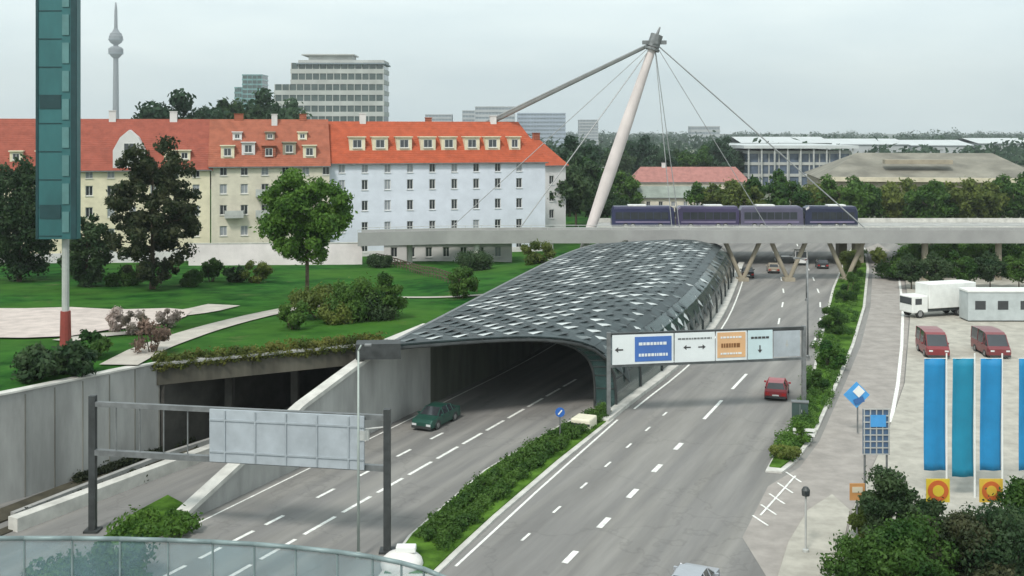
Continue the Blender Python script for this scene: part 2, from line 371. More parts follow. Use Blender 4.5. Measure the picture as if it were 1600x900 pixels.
# painted markings
mk=MB()
def dashes(p0,p1,n,frac,w,z=.012,full=False):
    a=G(*p0); b=G(*p1)
    for k in range(n):
        s=a.lerp(b,k/n); e=a.lerp(b,(k+frac)/n); ribbon(mk,[s,e],w,z)
dashes((190,935),(460,797),5,.62,.24); 
dashes((330,918),(905,590),13,.8,.24)
dashes((495,778),(720,662),4,.4,.22)
dashes((882,880),(1085,672),5,.32,.34); dashes((1100,655),(1180,570),2,.6,.26)
dashes((815,845),(1060,628),7,.25,.16);
dashes((1188,806),(1243,744),1,1,.12,z=.034); 
for i in range(5): dashes((1176+i*13,806-i*17),(1200+i*13,822-i*17),1,1,.13,z=.03)
a=[(712,885),(842,765),(965,656)]; ribbon(mk,[G(*p) for p in a],.16,.012)
pr=[Vector((p.x+1.0,p.y-.3,0)) for p in RB if 86<p.y<190]; ribbon(mk,pr,.18,.012)
pr=[Vector((p.x+.9,p.y-.3,0)) for p in WL if 56<p.y<150]; ribbon(mk,pr,.14,.012)
for f in (.33,.66):
    line=[]
    for y in range(112,300,4):
        xl=interp(y,((100,17),(122,25),(145,31.5),(165,36),(190,41),(230,50),(300,62))); line.append(Vector((xl+f*14.5,y,0)))
    for k in range(0,len(line)-1,3): ribbon(mk,[line[k],line[k+1]],.2,.012)
struct(mk.build('road_markings',paint))
mk=MB(); ribbon(mk,[G(*p) for p in ((1392,660),(1403,600),(1409,540),(1411,480),(1404,430))],.3,.022)
struct(mk.build('road_markings',paint))
# ------------------------------------------------------------------ foliage
def leaf_mesh(name, m, clumps, n, size, seed=1, flat=.6, mat2=None):
    rs=np.random.RandomState(seed); cl=np.array([c[:3] for c in clumps]); rr=np.array([c[3] for c in clumps])
    w=rr**2; w/=w.sum(); k=rs.choice(len(cl),n,p=w)
    v=rs.normal(size=(n,3)); v/=np.linalg.norm(v,axis=1)[:,None]
    rad=rr[k]*(rs.rand(n)**.42)*np.where(rs.rand(n)<.22,1+.55*rs.rand(n),1.0)*rs.uniform(.75,1.2,len(cl))[k]
    c=cl[k]+v*rad[:,None]*np.array([1,1,.85])
    nrm=v+rs.normal(size=(n,3))*flat; nrm/=np.linalg.norm(nrm,axis=1)[:,None]
    t=np.cross(nrm,rs.normal(size=(n,3))); t/=np.linalg.norm(t,axis=1)[:,None]; b=np.cross(nrm,t)
    s=size*(.6+.8*rs.rand(n))[:,None]
    V=np.stack([c-t*s,c-b*s*.55,c+t*s,c+b*s*.55],1).reshape(-1,3)
    me=bpy.data.meshes.new(name); me.vertices.add(4*n); me.vertices.foreach_set('co',V.ravel()); me.loops.add(4*n)
    me.loops.foreach_set('vertex_index',np.arange(4*n)); me.polygons.add(n); me.polygons.foreach_set('loop_start',np.arange(0,4*n,4)); 
    me.materials.append(m); me.update(calc_edges=True); me.validate()
    return me
def ell_clumps(r, hgt, z0, n, seed, cr=.33, top=1.0, cone=0):
    q=random.Random(seed); out=[]
    for _ in range(n):
        while True:
            x,y,z=[q.uniform(-1,1) for _ in range(3)]
            if x*x+y*y+z*z<1 and x*x+y*y+z*z>.12: break
        zz=(z+1)/2; k=1-cone*zz
        out.append((x*r*k,y*r*k,z0+zz*hgt,r*cr*q.uniform(.6,1.15)*(1-.5*cone*zz)))
    return out
bark=mat('bark',(.09,.065,.045),.95,.35,2,bump=.5)
LG=leafmat('foliage_mid',(.018,.065,.01),(.1,.19,.035))
LB=leafmat('foliage_bright',(.022,.085,.012),(.12,.23,.035),.7)
LD=leafmat('foliage_dark',(.018,.05,.018),(.07,.115,.045),.8)
LP=leafmat('foliage_purple',(.022,.04,.014),(.11,.115,.055),.9)
LF=leafmat('foliage_far',(.022,.055,.03),(.06,.11,.055),.15)
LY=leafmat('foliage_olive',(.06,.095,.018),(.18,.22,.05),.6)
LW=leafmat('foliage_blossom',(.2,.16,.12),(.6,.5,.46),1.2)
def make_tree(name,label,cat,loc,hgt,r,trunk,m,n,size,seed,nclump=26,cone=0,cr=.33,group=None,crown0=None,tr=.16):
    t=thing(name,label,cat,loc,rnd.uniform(0,6.28),group)
    z0=trunk if crown0 is None else crown0
    cl=ell_clumps(r,hgt-z0,z0,nclump,seed,cr,cone=cone)
    me=leaf_mesh('crown',m,cl,n,size,seed); o=bpy.data.objects.new('crown',me); C.objects.link(o); o.parent=t
    q=MB(); q.tube((0,0,-.3),(0,0,trunk),tr*1.3,tr,8); q.tube((0,0,trunk),(0.1,0,hgt*.8),tr,tr*.2,7)
    rr=random.Random(seed)
    for c in rr.sample(cl,min(9,len(cl))): q.tube((0,0,max(trunk*.9,min(c[2]-.2*r,hgt*.7))),c[:3],tr*.45,tr*.1,6)
    q.build('trunk',bark,t,smooth=True)
    return t
def make_shrub(name,label,cat,loc,r,hgt,m,n,size,seed,group=None,nclump=12,cone=0,sx=1):
    cl=ell_clumps(r,hgt*.9,.05,nclump,seed,.42,cone=cone); cl=[(c[0]*sx,c[1],c[2],c[3]) for c in cl]
    t=thing(name,label,cat,loc,0,group)
    me=leaf_mesh('foliage',m,cl,n,size,seed); o=bpy.data.objects.new('foliage',me); C.objects.link(o); o.parent=t
    q=MB(); rr=random.Random(seed)
    for c in rr.sample(cl,min(6,len(cl))): q.tube((c[0]*.3,c[1]*.3,-.1),c[:3],.05,.02,5)
    q.build('stem',bark,t)
    return t
# lawn trees
p=T(480,473); make_tree('leafy_tree','round bright green tree with slim bare trunk standing alone on the lawn','tree',p,13.0,4.15,4.5,LB,27000,.2,3,130,cr=.23,tr=.17)
p=T(238,452); make_tree('dark_tree','big dark tree with ragged brownish crown in front of the cream house','tree',p,16.6,4.8,1.0,LP,26000,.22,5,140,cr=.2,crown0=.3,tr=.3)
p=T(136,448); make_tree('dark_tree','dark narrow tree beside the teal tower, left of the big dark one','tree',p,8.0,2.6,1.0,LD,11000,.2,8,50,crown0=.2,tr=.2)
p=T(30,440); make_tree('dark_tree','broad dark tree left of the teal tower at the edge of the picture','tree',p,14.5,4.6,2.0,LD,22000,.22,9,110,crown0=1.0,tr=.25)
for i,(px,py,r,hh,m,lab) in enumerate(((330,440,1.2,3.6,LG,'small upright green shrub on the lawn just right of the big dark tree'),(400,442,1.5,3.2,LY,'olive green shrub on the lawn left of the round tree'),
    (300,447,1.3,2.0,LG,'low green shrub against the foot of the big dark tree'),(195,446,1.8,2.1,LG,'low wide green shrub between the two dark trees'),(368,441,1.2,1.9,LD,'dark low shrub between the two upright shrubs of the lawn'),
    (458,515,1.1,2.6,LG,'round green bush at the end of the gravel path'),(505,497,2.3,3.0,LY,'olive bush in front of the round tree trunk'),(545,500,2.6,3.6,LG,'tall dense green bush right of the round tree trunk'),
    (582,498,2.0,3.0,LD,'dark bush in the middle of the lawn thicket'),(608,500,1.3,4.6,LG,'narrow tall conical bush at right end of the lawn thicket'),(720,466,1.3,3.4,LG,'single upright bush beside the scaly canopy roof'),
    (745,422,2.4,2.0,LD,'low dark dome bush under the footbridge approach'),(592,418,1.8,2.0,LD,'dark bush at the upper end of the brown fence'),(838,412,1.9,3.0,LY,'brownish bush by the foot of the bridge mast'),(525,505,1.4,1.6,LY,'small low olive bush at front of the lawn thicket'))):
    make_shrub('shrub',lab,'shrub',T(px,py),r,hh,m,int(1800+2200*r),.13,20+i,'shrubs on the lawn',nclump=20,cone=.3 if hh>3.5 else 0)
for i,(px,py,r,hh,lab) in enumerate(((180,520,1.0,1.9,'pale blossoming shrub left of the others on the light path'),(215,524,1.1,2.2,'middle pale blossoming shrub on the light path'),(238,553,1.2,2.6,'pinkish brown blossoming shrub at the corner of the gravel path'),(262,512,.9,1.6,'small pale blossoming shrub furthest right on the light path'))):
    make_shrub('blossom_shrub',lab,'shrub',T(px,py),r,hh,LW if i!=2 else leafmat('foliage_rust',(.12,.08,.06),(.4,.28,.22),1.2),1100,.13,50+i,'blossoming shrubs')
for i,(px,py,r,lab) in enumerate(((120,584,1.7,'dark hedge clump above the tall left wall under the teal tower'),(60,590,2.0,'dark hedge clump at far left above the wall'),(150,560,1.3,'small dark green bush behind the hedge clump at left'))):
    make_shrub('shrub',lab,'shrub',T(px,py),r,1.9,LD if i<2 else LG,1800,.18,60+i)
# vegetation along portal edge
rs=np.random.RandomState(3); cl=[]
for k in range(60):
    q=PLc.lerp(PRc,k/59); cl.append((q.x,q.y-.45+rs.rand()*.9,6.2+rs.rand()*.5,.5)); cl.append((q.x,q.y-.55,5.95+rs.rand()*.3,.3))
o=bpy.data.objects.new('ground_cover',leaf_mesh('ground_cover',leafmat('foliage_dry',(.05,.08,.015),(.2,.2,.045),.8),cl,11000,.1,4)); C.objects.link(o); struct(o,'stuff')
# hedge on the central reserve
cl=[]
for k in range(160):
    s=k/159; a=Vector(G(*((640,868) if s<0 else (650,862)))); b=G(943,648); q=a.lerp(b,s)
    # centreline of the reserve
    y0=interp(s,((0,0),(1,1)));
    lpt=G(interp(s,((0,645),(.4,760),(.75,870),(1,935))),interp(s,((0,838),(.4,738),(.75,672),(1,640)))); rpt=G(interp(s,((0,705),(.4,795),(.75,880),(1,955))),interp(s,((0,868),(.4,786),(.75,712),(1,655))))
    for f in (.3,.7):
        q=lpt.lerp(rpt,f+rs.uniform(-.12,.12)); cl.append((q.x,q.y,.2+rs.rand()*.35,rs.uniform(.28,.5)))
o=bpy.data.objects.new('hedge',leaf_mesh('hedge',leafmat('foliage_hedge',(.016,.06,.01),(.1,.19,.035),.6),cl,30000,.095,5)); C.objects.link(o); tag(o,'low dense green hedge filling the central reserve between the carriageways','hedge')
# verge ground cover
cl=[]
for k in range(150):
    s=k/149; px=interp(s,((0,1222),(.25,1270),(.5,1300),(.75,1325),(1,1340))); py=interp(s,((0,722),(.25,640),(.5,545),(.75,460),(1,395)))
    q=G(px+rs.uniform(-20,20)*(.6+.8*min(s,1-s)*2),py); cl.append((q.x,q.y,.35,rs.uniform(.35,.75)))
o=bpy.data.objects.new('ground_cover',leaf_mesh('ground_cover',leafmat('foliage_verge',(.04,.11,.018),(.15,.27,.05),.6),cl,30000,.09,6)); C.objects.link(o); struct(o,'stuff')
for i,(px,py,r,hh,m,lab) in enumerate(((1318,470,2.4,5.0,LG,'tall olive green tree-like bush on the verge near the footbridge'),(1300,520,2.0,3.8,LG,'dense bush on the verge, below the tall one by the footbridge'),(1330,425,2.4,4.2,LY,'rusty olive bush at far end of the verge under the footbridge'),
    (1296,575,1.6,2.8,LB,'bright green bush on the middle of the verge'),(1272,612,1.3,2.2,LG,'bush on the verge beside the gantry foot'),(1247,690,1.2,1.5,LB,'low bright bush near the tip of the verge'),(1228,716,1.1,1.0,LY,'low yellowish clump at the tip of the verge'))):
    make_shrub('shrub',lab,'shrub',G(px,py,.18),r*.72,hh*.85,m,int(3500+2500*r),.1,70+i,'bushes along the verge')
# bottom-right shrubs
for i,(px,py,r,hh,m,lab) in enumerate(((1390,872,1.7,4.9,LD,'tall dark column bush directly below the blue lattice sign'),(1345,915,1.8,2.6,LG,'green bush at the left edge of the bottom right thicket'),(1425,925,2.4,3.4,LG,'large green bush at the bottom edge right of the column bush'),
    (1470,900,2.0,3.2,LP,'brownish bush below the yellow round sign'),(1510,915,2.3,3.6,LP,'dark brown bush below the blue flags'),(1570,915,2.6,4.0,LD,'dark bush in the bottom right corner of the picture'),(1440,850,1.5,2.6,LD,'dark bush behind the thicket, left of the yellow sign'),(1360,845,1.0,2.2,LY,'small olive bush beside the orange sign'),(1625,860,2.4,4.0,LG,'bush at the far right edge below the last blue flag'))):
    make_shrub('shrub',lab,'shrub',G(px,py,.12),r*.85,hh*.92,m,int(5000+4500*r),.1,90+i,'bushes in the bottom right thicket',nclump=30)
for i,(px,py,r,hh) in enumerate(((1405, 436, 2.8499999999999996, 4.6),(1440, 434, 3.23, 5.4),(1478, 432, 3.04, 5.4),(1516, 432, 3.23, 5.4),(1556, 432, 3.04, 5.4),(1598, 432, 3.23, 5.4),(1640, 432, 3.23, 5.4))):
    make_shrub('shrub',f'{ORD[i]} big dark bush from the left beneath the right part of the bridge','shrub',G(px,py),r,hh,LB if i%2 else LG,9000,.2,130+i,'thicket beneath the bridge')
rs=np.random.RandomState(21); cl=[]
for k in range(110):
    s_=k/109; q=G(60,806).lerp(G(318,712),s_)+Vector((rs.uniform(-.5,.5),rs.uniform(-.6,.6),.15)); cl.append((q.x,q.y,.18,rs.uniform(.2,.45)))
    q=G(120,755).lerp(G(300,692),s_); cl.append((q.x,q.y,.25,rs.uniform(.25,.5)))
o=bpy.data.objects.new('ground_cover',leaf_mesh('ground_cover',leafmat('foliage_shade',(.01,.018,.008),(.035,.045,.02),.8),cl,14000,.1,22)); C.objects.link(o); struct(o,'stuff')  # low ground cover with very dark black-green leaves
# bush seen through the glass screen & verge by white barrier end
make_shrub('shrub','dark green bush at bottom left behind the glass screen','shrub',G(150,905),2.3,1.6,LG,4500,.14,110,sx=1.4)
make_shrub('shrub','small green patch bush at the lower end of the pale coping','shrub',G(245,828),1.8,.8,LB,3000,.12,111,sx=1.5)
strip_poly('verge',[(150,850),(215,800),(262,775),(290,790),(262,835),(200,852)],grass2,-.02,.08)
# trees behind
def proto(kind,m,hgt,r,seed,n=5200,size=.36):
    return make_tree(kind,'x','tree',(0,-200,0),hgt,r,hgt*.22,m,n,size,seed,40)
pr=[proto('background_tree',LG,11,4.2,201),proto('background_tree',LY,10,4.0,202),proto('background_tree',LD,12,4.4,203),proto('background_tree',LF,12,5,204)]
used=[0]*4
def bgt(k,loc,sc,label,group):
    if not used[k]:
        used[k]=1; o=pr[k]; o.location=loc; o.scale=sc if isinstance(sc,tuple) else (sc,)*3; o['label']=label; o['group']=group; return o
    o=copy_tree(pr[k],None,loc,rnd.uniform(0,6.3),label,sc); o['group']=group; return o
for i in range(17):
    px=1110+i*30+rnd.uniform(-8,8); Y=rnd.uniform(222,250); p=D(px,400,Y)
    bgt([0,1,1,0][i%4],(p.x,Y,0),rnd.uniform(.95,1.2),f'{ORD[i]} tree from the left in the row behind the coaches and footbridge','trees behind the footbridge')
for i,(px,Y,s,k) in enumerate(((878,205,1.25,2),(900,225,1.3,2),(925,240,1.25,0),(950,215,.9,2),(972,262,1.1,0),(890,260,1.5,3),(860,262,1.35,2))):
    p=D(px,400,Y); bgt(k,(p.x,Y,h(p.x,Y) if px<930 else 0),s,f'{ORD[i]} of the dark trees crowded between the blue-white house and the bridge mast','trees by the mast')
for i in range(10):
    px=905+i*26+rnd.uniform(-8,8); Y=rnd.uniform(380,440); p=D(px,300,Y)
    bgt([3,3,2,0][i%4],(p.x,Y,0),rnd.uniform(1.2,1.65),f'tree number {ORD[i%20] if i<20 else ("twenty-first","twenty-second")[i-20]} from the left in the belt behind the red-roofed long house','tree belt behind the red roof')
for i,(px,Y,s) in enumerate(((266,255,(2.2,2.2,2.35)),(296,262,(1.9,1.9,2.25)),(350,300,(2.2,2.2,2.5)),(378,290,(2,2,2.45)),(405,296,(2.1,2.1,2.5)),(432,310,(2,2,2.4)),(458,320,(1.9,1.9,2.35)))):
    p=D(px,200,Y); bgt([3,3,2,2,3,2,3][i],(p.x,Y,1.5),s,['left one of the two dark tree tops above the red roof near the television tower','right one of the two dark tree tops above the red roof near the television tower','leftmost tree top in the group below the teal tower block','second tree top in the group below the teal tower block','third tree top in the group, just left of the stepped office block','tree top before the left end of the stepped office block','lowest tree top before the stepped office block'][i],'trees showing above the long roof')
for i,(px,py,s,k) in enumerate(((1424,452,.43,2),(1462,454,.46,2),(1502,452,.46,0),(1547,452,.45,2),(1592,452,.46,0),(1375,418,.33,1),(1640,452,.45,2),(1440,428,.44,0),(1520,428,.44,2),(1600,428,.44,2))):
    bgt(k,G(px,py,.1),s,['first dark tree under the right part of the bridge, nearest the side street','second dark tree under the bridge behind the white lorry','third dark tree under the bridge behind the white lorry','fourth dark tree under the bridge near the right edge','fifth dark tree under the bridge at the right edge','small pale tree at the far end of the side street','outermost dark tree under the bridge at far right','taller tree in back under the bridge, behind the first','taller tree in back under the bridge, behind the third','taller tree in back under the bridge, behind the fifth'][i],'trees below the bridge')
for o_,u in zip(pr,used):
    if not u: 
        for c in list(o_.children): bpy.data.objects.remove(c)
        bpy.data.objects.remove(o_)
# far woods: one mass of foliage, nobody could count it
rs=np.random.RandomState(11); cl=[]
for k in range(1500):
    Y=460+2600*rs.rand()**1.6; X=(rs.rand()*1.6-.75)*Y*.75
    if Y<560 and X>Y*.2: continue
    r=rs.uniform(5,9)*(1+Y/4000); cl.append((X,Y,rs.uniform(2,7)*(1+Y/3000),r))
o=bpy.data.objects.new('far_woods',leaf_mesh('far_woods',LF,cl,90000,2.2,12,flat=.5)); C.objects.link(o); struct(o,'stuff')
# ------------------------------------------------------------------ houses
def wall_grid(mb,x0,x1,z0,z1,ops,y=0,reveal=.22,mi=0):
    xs=sorted({x0,x1,*[o[0] for o in ops],*[o[1] for o in ops]}); zs=sorted({z0,z1,*[o[2] for o in ops],*[o[3] for o in ops]})
    for a,b in zip(xs,xs[1:]):
        for c,d in zip(zs,zs[1:]):
            mx,mz=(a+b)/2,(c+d)/2
            if any(o[0]<mx<o[1] and o[2]<mz<o[3] for o in ops): continue
            mb.face(((a,y,c),(b,y,c),(b,y,d),(a,y,d)),mi)
    for (a,b,c,d) in ops:
        mb.face(((a,y,c),(a,y,d),(a,y+reveal,d),(a,y+reveal,c)),mi); mb.face(((b,y,c),(b,y+reveal,c),(b,y+reveal,d),(b,y,d)),mi)
        mb.face(((a,y,c),(a,y+reveal,c),(b,y+reveal,c),(b,y,c)),mi); mb.face(((a,y,d),(b,y,d),(b,y+reveal,d),(a,y+reveal,d)),mi)
_wc={}
def window(parent,x,z,w,hh,y=.18,pane=None,rz=0,name='window'):
    key=(round(w,2),round(hh,2),pane.name if pane else 'd')
    if key not in _wc:
        q=MB(); f=.09
        q.bb((-w/2,-.04,0),(-w/2+f,.04,hh)); q.bb((w/2-f,-.04,0),(w/2,.04,hh)); q.bb((-w/2+f,-.04,0),(w/2-f,.04,f)); q.bb((-w/2+f,-.04,hh-f),(w/2-f,.04,hh)); q.bb((-.03,-.035,f),(.03,.035,hh-f))
        q.bb((-w/2-.06,-.3,-.09),(w/2+.06,-.02,-.02))
        fr=q.build('window',framew); me1=fr.data; bpy.data.objects.remove(fr)
        g=MB().bb((-w/2+f,-.005,f),(w/2-f,.012,hh-f)).build('pane',pane or glass_d); me2=g.data; bpy.data.objects.remove(g)
        _wc[key]=(me1,me2)
    o=bpy.data.objects.new('window',_wc[key][0]); C.objects.link(o); o.parent=parent; o.location=(x,y,z); o.rotation_euler=(0,0,rz)
    g=bpy.data.objects.new('pane',_wc[key][1]); C.objects.link(g); g.parent=o
    return o
def house(name,label,A,B,depth,base,eave,ridge,cols,rows,wm,rm,ww=1.1,wh=1.6,dormers=(),chim=(),hipR=0,hipL=0,seed=0,over=.45,plinth=None,gdorm=None,band=None,bal=()):
    A=Vector((A[0],A[1],base)); B=Vector((B[0],B[1],base)); L=(B-A).length; rz=math.atan2(B.y-A.y,B.x-A.x)
    t=thing(name,label,'house',A,rz); q=random.Random(seed); H=eave-base; RZ=ridge-base
    ops=[(c-ww/2,c+ww/2,r,r+wh) for c in cols for r in rows]
    w=MB(); wall_grid(w,0,L,-1,H,ops)
    w.face(((L,depth,-1),(0,depth,-1),(0,depth,H),(L,depth,H)))
    mid=depth/2
    w.face(((0,depth,-1),(0,0,-1),(0,0,H),(0,depth,H))); w.face(((L,0,-1),(L,depth,-1),(L,depth,H),(L,0,H)))
    if not hipL: w.face(((0,depth,H),(0,0,H),(0,mid,RZ-.15)))
    if not hipR: w.face(((L,0,H),(L,depth,H),(L,mid,RZ-.15)))
    w.build('wall',wm,t)
    r=MB(); sl=(RZ-H)/mid; ex=over; e0=-over*sl+H+.12
    a0=(-ex,-over,e0);a1=(L+ex,-over,e0);b0=(-ex+hipL,mid,RZ);b1=(L+ex-hipR,mid,RZ);c0=(-ex,depth+over,e0);c1=(L+ex,depth+over,e0)
    for off in (0,-.22):
        A0,A1,B0,B1,C0,C1=[(p[0],p[1],p[2]+off) for p in (a0,a1,b0,b1,c0,c1)]
        r.face((A0,A1,B1,B0)); r.face((C1,C0,B0,B1))
        if hipR: r.face((A1,C1,B1))
        if hipL: r.face((C0,A0,B0))
    dn=lambda p:(p[0],p[1],p[2]-.22)
    for e in ((a0,a1),(c1,c0),(a1,b1),(b1,c1),(c0,b0),(b0,a0)): r.face((dn(e[0]),dn(e[1]),e[1],e[0]))
    ro=r.build('roof',rm,t)
    MB().bb((0-ex+.1,-over-.14,e0-.2),(L+ex-.1,-over-.003,e0-.04)).build('gutter',steel,t)
    for c in cols:
        for rr_ in rows: window(t,c,rr_,ww,wh,pane=curtain if q.random()<.3 else None)
    for i,(dx,dz,dw,dh,dm) in enumerate(dormers):
        yy=(dz-H)/sl-.05; back=(dz+dh-H)/sl+.3
        d_=MB(); wall_grid(d_,dx-dw/2,dx+dw/2,dz,dz+dh,[(dx-dw*.29,dx+dw*.29,dz+dh*.2,dz+dh*.84)],y=yy,reveal=.12)
        d_.face(((dx-dw/2,yy,dz),(dx-dw/2,yy,dz+dh),(dx-dw/2,back,dz+dh),(dx-dw/2,back,dz))); d_.face(((dx+dw/2,yy,dz),(dx+dw/2,back,dz),(dx+dw/2,back,dz+dh),(dx+dw/2,yy,dz+dh)))
        do=d_.build('dormer',dm,t)
        MB().bb((dx-dw/2-.15,yy-.25,dz+dh+.003),(dx+dw/2+.15,back+.3,dz+dh+.16)).build('dormer_roof',dm if dm!=tile_b else rm,do)
        window(do,dx,dz+dh*.2,dw*.58,dh*.64,y=yy+.08)
    for (cx,cy,cw,ch) in chim:
        zc=RZ-abs(cy-mid)*sl; c_=MB(); c_.bb((cx-cw/2,cy-.4,zc-.6),(cx+cw/2,cy+.4,zc+ch)); c_.bb((cx-cw/2-.08,cy-.48,zc+ch+.003),(cx+cw/2+.08,cy+.48,zc+ch+.12)); c_.build('chimney',whitew if q.random()<.5 else tile_b,t)
    if gdorm:
        gx,gw,gh=gdorm; g=MB(); y0=-.15
        poly=[(gx-gw/2,H-.6),(gx+gw/2,H-.6),(gx+gw/2,H+gh*.45),(gx+gw*.28,H+gh*.8),(gx,H+gh),(gx-gw*.28,H+gh*.8),(gx-gw/2,H+gh*.45)]
        g.face([(x,y0,z) for x,z in poly]); n=len(poly)
        for k in range(n):
            p1,p2=poly[k],poly[(k+1)%n]; g.face(((p1[0],y0,p1[1]),(p1[0],mid,p1[1]),(p2[0],mid,p2[1]),(p2[0],y0,p2[1])))
        go=g.build('gable',whitew,t); window(go,gx,H+gh*.25,gw*.34,gh*.4,y=y0-.06)
    if plinth: MB().bb((0,-.06,-1),(L,-.003,plinth[0])).build('plinth',plinth[1],t)
    for (bx,bz) in bal:
        b_=MB(); b_.bb((bx-1.4,-1.25,bz-.15),(bx+1.4,-.003,bz)); b_.bb((bx-1.4,-1.25,bz+.003),(bx+1.4,-1.18,bz+1)); b_.bb((bx-1.4,-1.17,bz+.003),(bx-1.33,-.003,bz+1)); b_.bb((bx+1.33,-1.17,bz+.003),(bx+1.4,-.003,bz+1)); b_.build('balcony',steel_l,t)
    return t,L
def facade(px0,px1,Y0,Y1): a=D(px0,300,Y0); b=D(px1,300,Y1); return a,b
base=2.0
# pale blue house
A,B=facade(514,852,171,180); Lc=(B-A).length
cols=[2.0+3.62*k for k in range(int((Lc-2)/3.62)+1)]; cols=[c for c in cols if c<Lc-1]
def dx(px,A,B,p0,p1): return (px-p0)/(p1-p0)*Lc
house('apartment_house','long pale blue-white apartment house under bright orange roof with seven dormers',A,B,12,base,17.3,23.6,cols,[.8,4.0,7.4,10.7,13.4],bluew,tile_o,1.0,1.6,
      dormers=[(dx(p,A,B,514,852),16.9,2.5,2.1,cream) for p in (558,593,630,667,700,737,770)]+[(dx(806,A,B,514,852),16.9,1.9,2.1,cream)],chim=((6,6,1,1.2),(17,6.4,1.0,1.0),(28,6,1,.9)),hipR=3.5,seed=4,plinth=(1.0,whitew))
# grey cream house in the middle with patchwork roof
A,B=facade(330,512,166,170); Lc=(B-A).length
house('apartment_house','pale yellow-grey apartment house in the middle with weathered patchy roof full of dormers',A,B,12,base,17.0,23.9,[1.8+3.1*k for k in range(int((Lc-2)/3.1)+1)],[.8,4.0,7.2,10.4,13.2],cream2,tile_b,1.1,1.5,
      dormers=[(2.4+3.1*k,15.8+(k%2)*.5,2.0,1.9,[cream,whitew,tile_b,beige][k%4]) for k in range(int((Lc-3)/3.1)+1)]+[(3.8+5*k,18.6,1.4,1.2,[whitew,beige,cream][k%3]) for k in range(3)],chim=((4,6.2,1.4,1.0),(9.5,5.5,.9,1.3),(14,6.2,1.1,1.0)),seed=7,plinth=(2.2,whitew),bal=((8,6.9),(8,10.1),(3.4,6.9)))
# cream house at left
A,B=facade(-60,328,157,166); Lc=(B-A).length
house('apartment_house','cream yellow apartment house at left behind the dark trees with white gabled dormer',A,B,12,base,16.6,23.9,[2+3.05*k for k in range(int((Lc-2.5)/3.05)+1)],[.8,4.0,7.2,10.4,13.0],cream,tile_r,1.05,1.5,
      dormers=[((p+60)/388*Lc,15.5,1.7,1.5,cream) for p in (20,60,262,286)],chim=((14,6.2,1,1.0),(20,6,1,1.2),(29,6,1.1,1.1)),seed=9,gdorm=((197+60)/388*Lc,4.6,5.6),plinth=(2.0,whitew))
# right wing end
A,B=facade(850,884,198,200)
house('apartment_house','narrow end wing with orange hipped roof right of the blue-white house',A,B,12,1.5,16.0,20.6,[1.6],[1.5,4.6,7.7,10.8],whitew,tile_o,1.0,1.6,hipR=3,seed=3,chim=((1.5,6,1.2,1.0),))
# garden wall
a=T(295,405);b=T(562,408); 
t=thing('garden_wall','long low white garden wall at the foot of the cream houses','wall',(a.x,a.y,h(a.x,a.y)))
pts=resample([D(295,400,156),D(430,400,157),D(566,400,158)],4)
wall_run(MB(),[Vector((p.x,p.y,h(p.x,p.y)+3.1)) for p in pts],.3,.5).build('wall',mat('pinkish_white_render',(.72,.66,.66),.9,.1,.4,detail=8),t,True)
wall_run(MB(),[Vector((p.x,p.y,h(p.x,p.y)+3.2)) for p in pts],.42,[h(p.x,p.y)+3.103 for p in pts]).build('coping',concrete_l,t,True)
# low outbuilding in front of the blue house
A,B=facade(600,800,163,164)
house('low_annexe','low white flat annexe with small openings behind the footbridge ramp',A,B,5,2.2,5.6,6.3,[1.5+2.6*k for k in range(7)],[.9],whitew,concrete_l,1.0,1.5,seed=5)
# brown stair fence
t=thing('timber_fence','dark brown slatted fence running diagonally down beside the canopy','fence',T(590,408)); 
pts=resample([T(588,408),T(640,424),T(700,442),T(745,456)],1.6)
f_=MB(); 
for p in pts: f_.box((p.x,p.y,h(p.x,p.y)+.55),(.1,.1,1.3))
f_.build('post',mat('brown_timber',(.1,.07,.05),.85,.3,1),t,True)
for dz in (.35,.75,1.1):
    f_=MB(); wall_run(f_,[Vector((p.x,p.y,h(p.x,p.y)+dz+.13)) for p in pts],.05,[h(p.x,p.y)+dz for p in pts]); f_.build('rail',MATS['brown_timber'],t,True)
# ------------------------------------------------------------------ far buildings
def block(name,label,px0,px1,ytop,Y,depth,floors,wm,gm,cat='building',rz=0,band=.5,ybase=None,steps=None):
    a=D(px0,200,Y); b=D(px1,200,Y); top=D((px0+px1)/2,ytop,Y).z; W=b.x-a.x
    t=thing(name,label,cat,((a.x+b.x)/2,Y+depth/2,0),rz); fh=top/floors
    core=MB(); sl=MB(); gl=MB()
    for k in range(floors):
        x0,x1=-W/2,W/2
        if steps: x0,x1=steps(k/floors,W)
        gl.bb((x0+.35,-depth/2+.4,k*fh+fh*band),(x1-.35,depth/2-.4,(k+1)*fh))
        sl.bb((x0,-depth/2,k*fh+.003),(x1,depth/2,k*fh+fh*band-.003))
        n=max(3,int((x1-x0)/4))
        for j in range(n+1): xx=x0+.5+(x1-x0-1)*j/n; sl.bb((xx-.22,-depth/2+.02,k*fh+fh*band),(xx+.22,-depth/2+.38,(k+1)*fh))
    x0,x1=(-W/2,W/2) if not steps else steps(1,W)
    sl.bb((x0,-depth/2,top+.003),(x1,depth/2,top+fh*.25))
    sl.build('storey_band',wm,t); gl.build('window_band',gm,t)
    return t,W,top,x0,x1
wb=mat('office_white',(.42,.43,.41),.8,.12,.1); gd=glass('office_glass',(.06,.085,.08),.15); gg=glass('teal_glass',(.14,.27,.27),.2)
haz=mat('distant_concrete',(.4,.42,.43),.9,.1,.05); hazd=mat('distant_glazing',(.22,.26,.29),.6,.1,.05)
def stp(f,W):
    l=-W/2+(0 if f<.78 else (W*.15 if f<.93 else W*.22)); return (l,W/2)
t,W,top,x0,x1=block('office_block','large stepped white office block with dark ribbon windows above the long roof',428,600,98,620,26,10,wb,gd,steps=stp,band=.42)
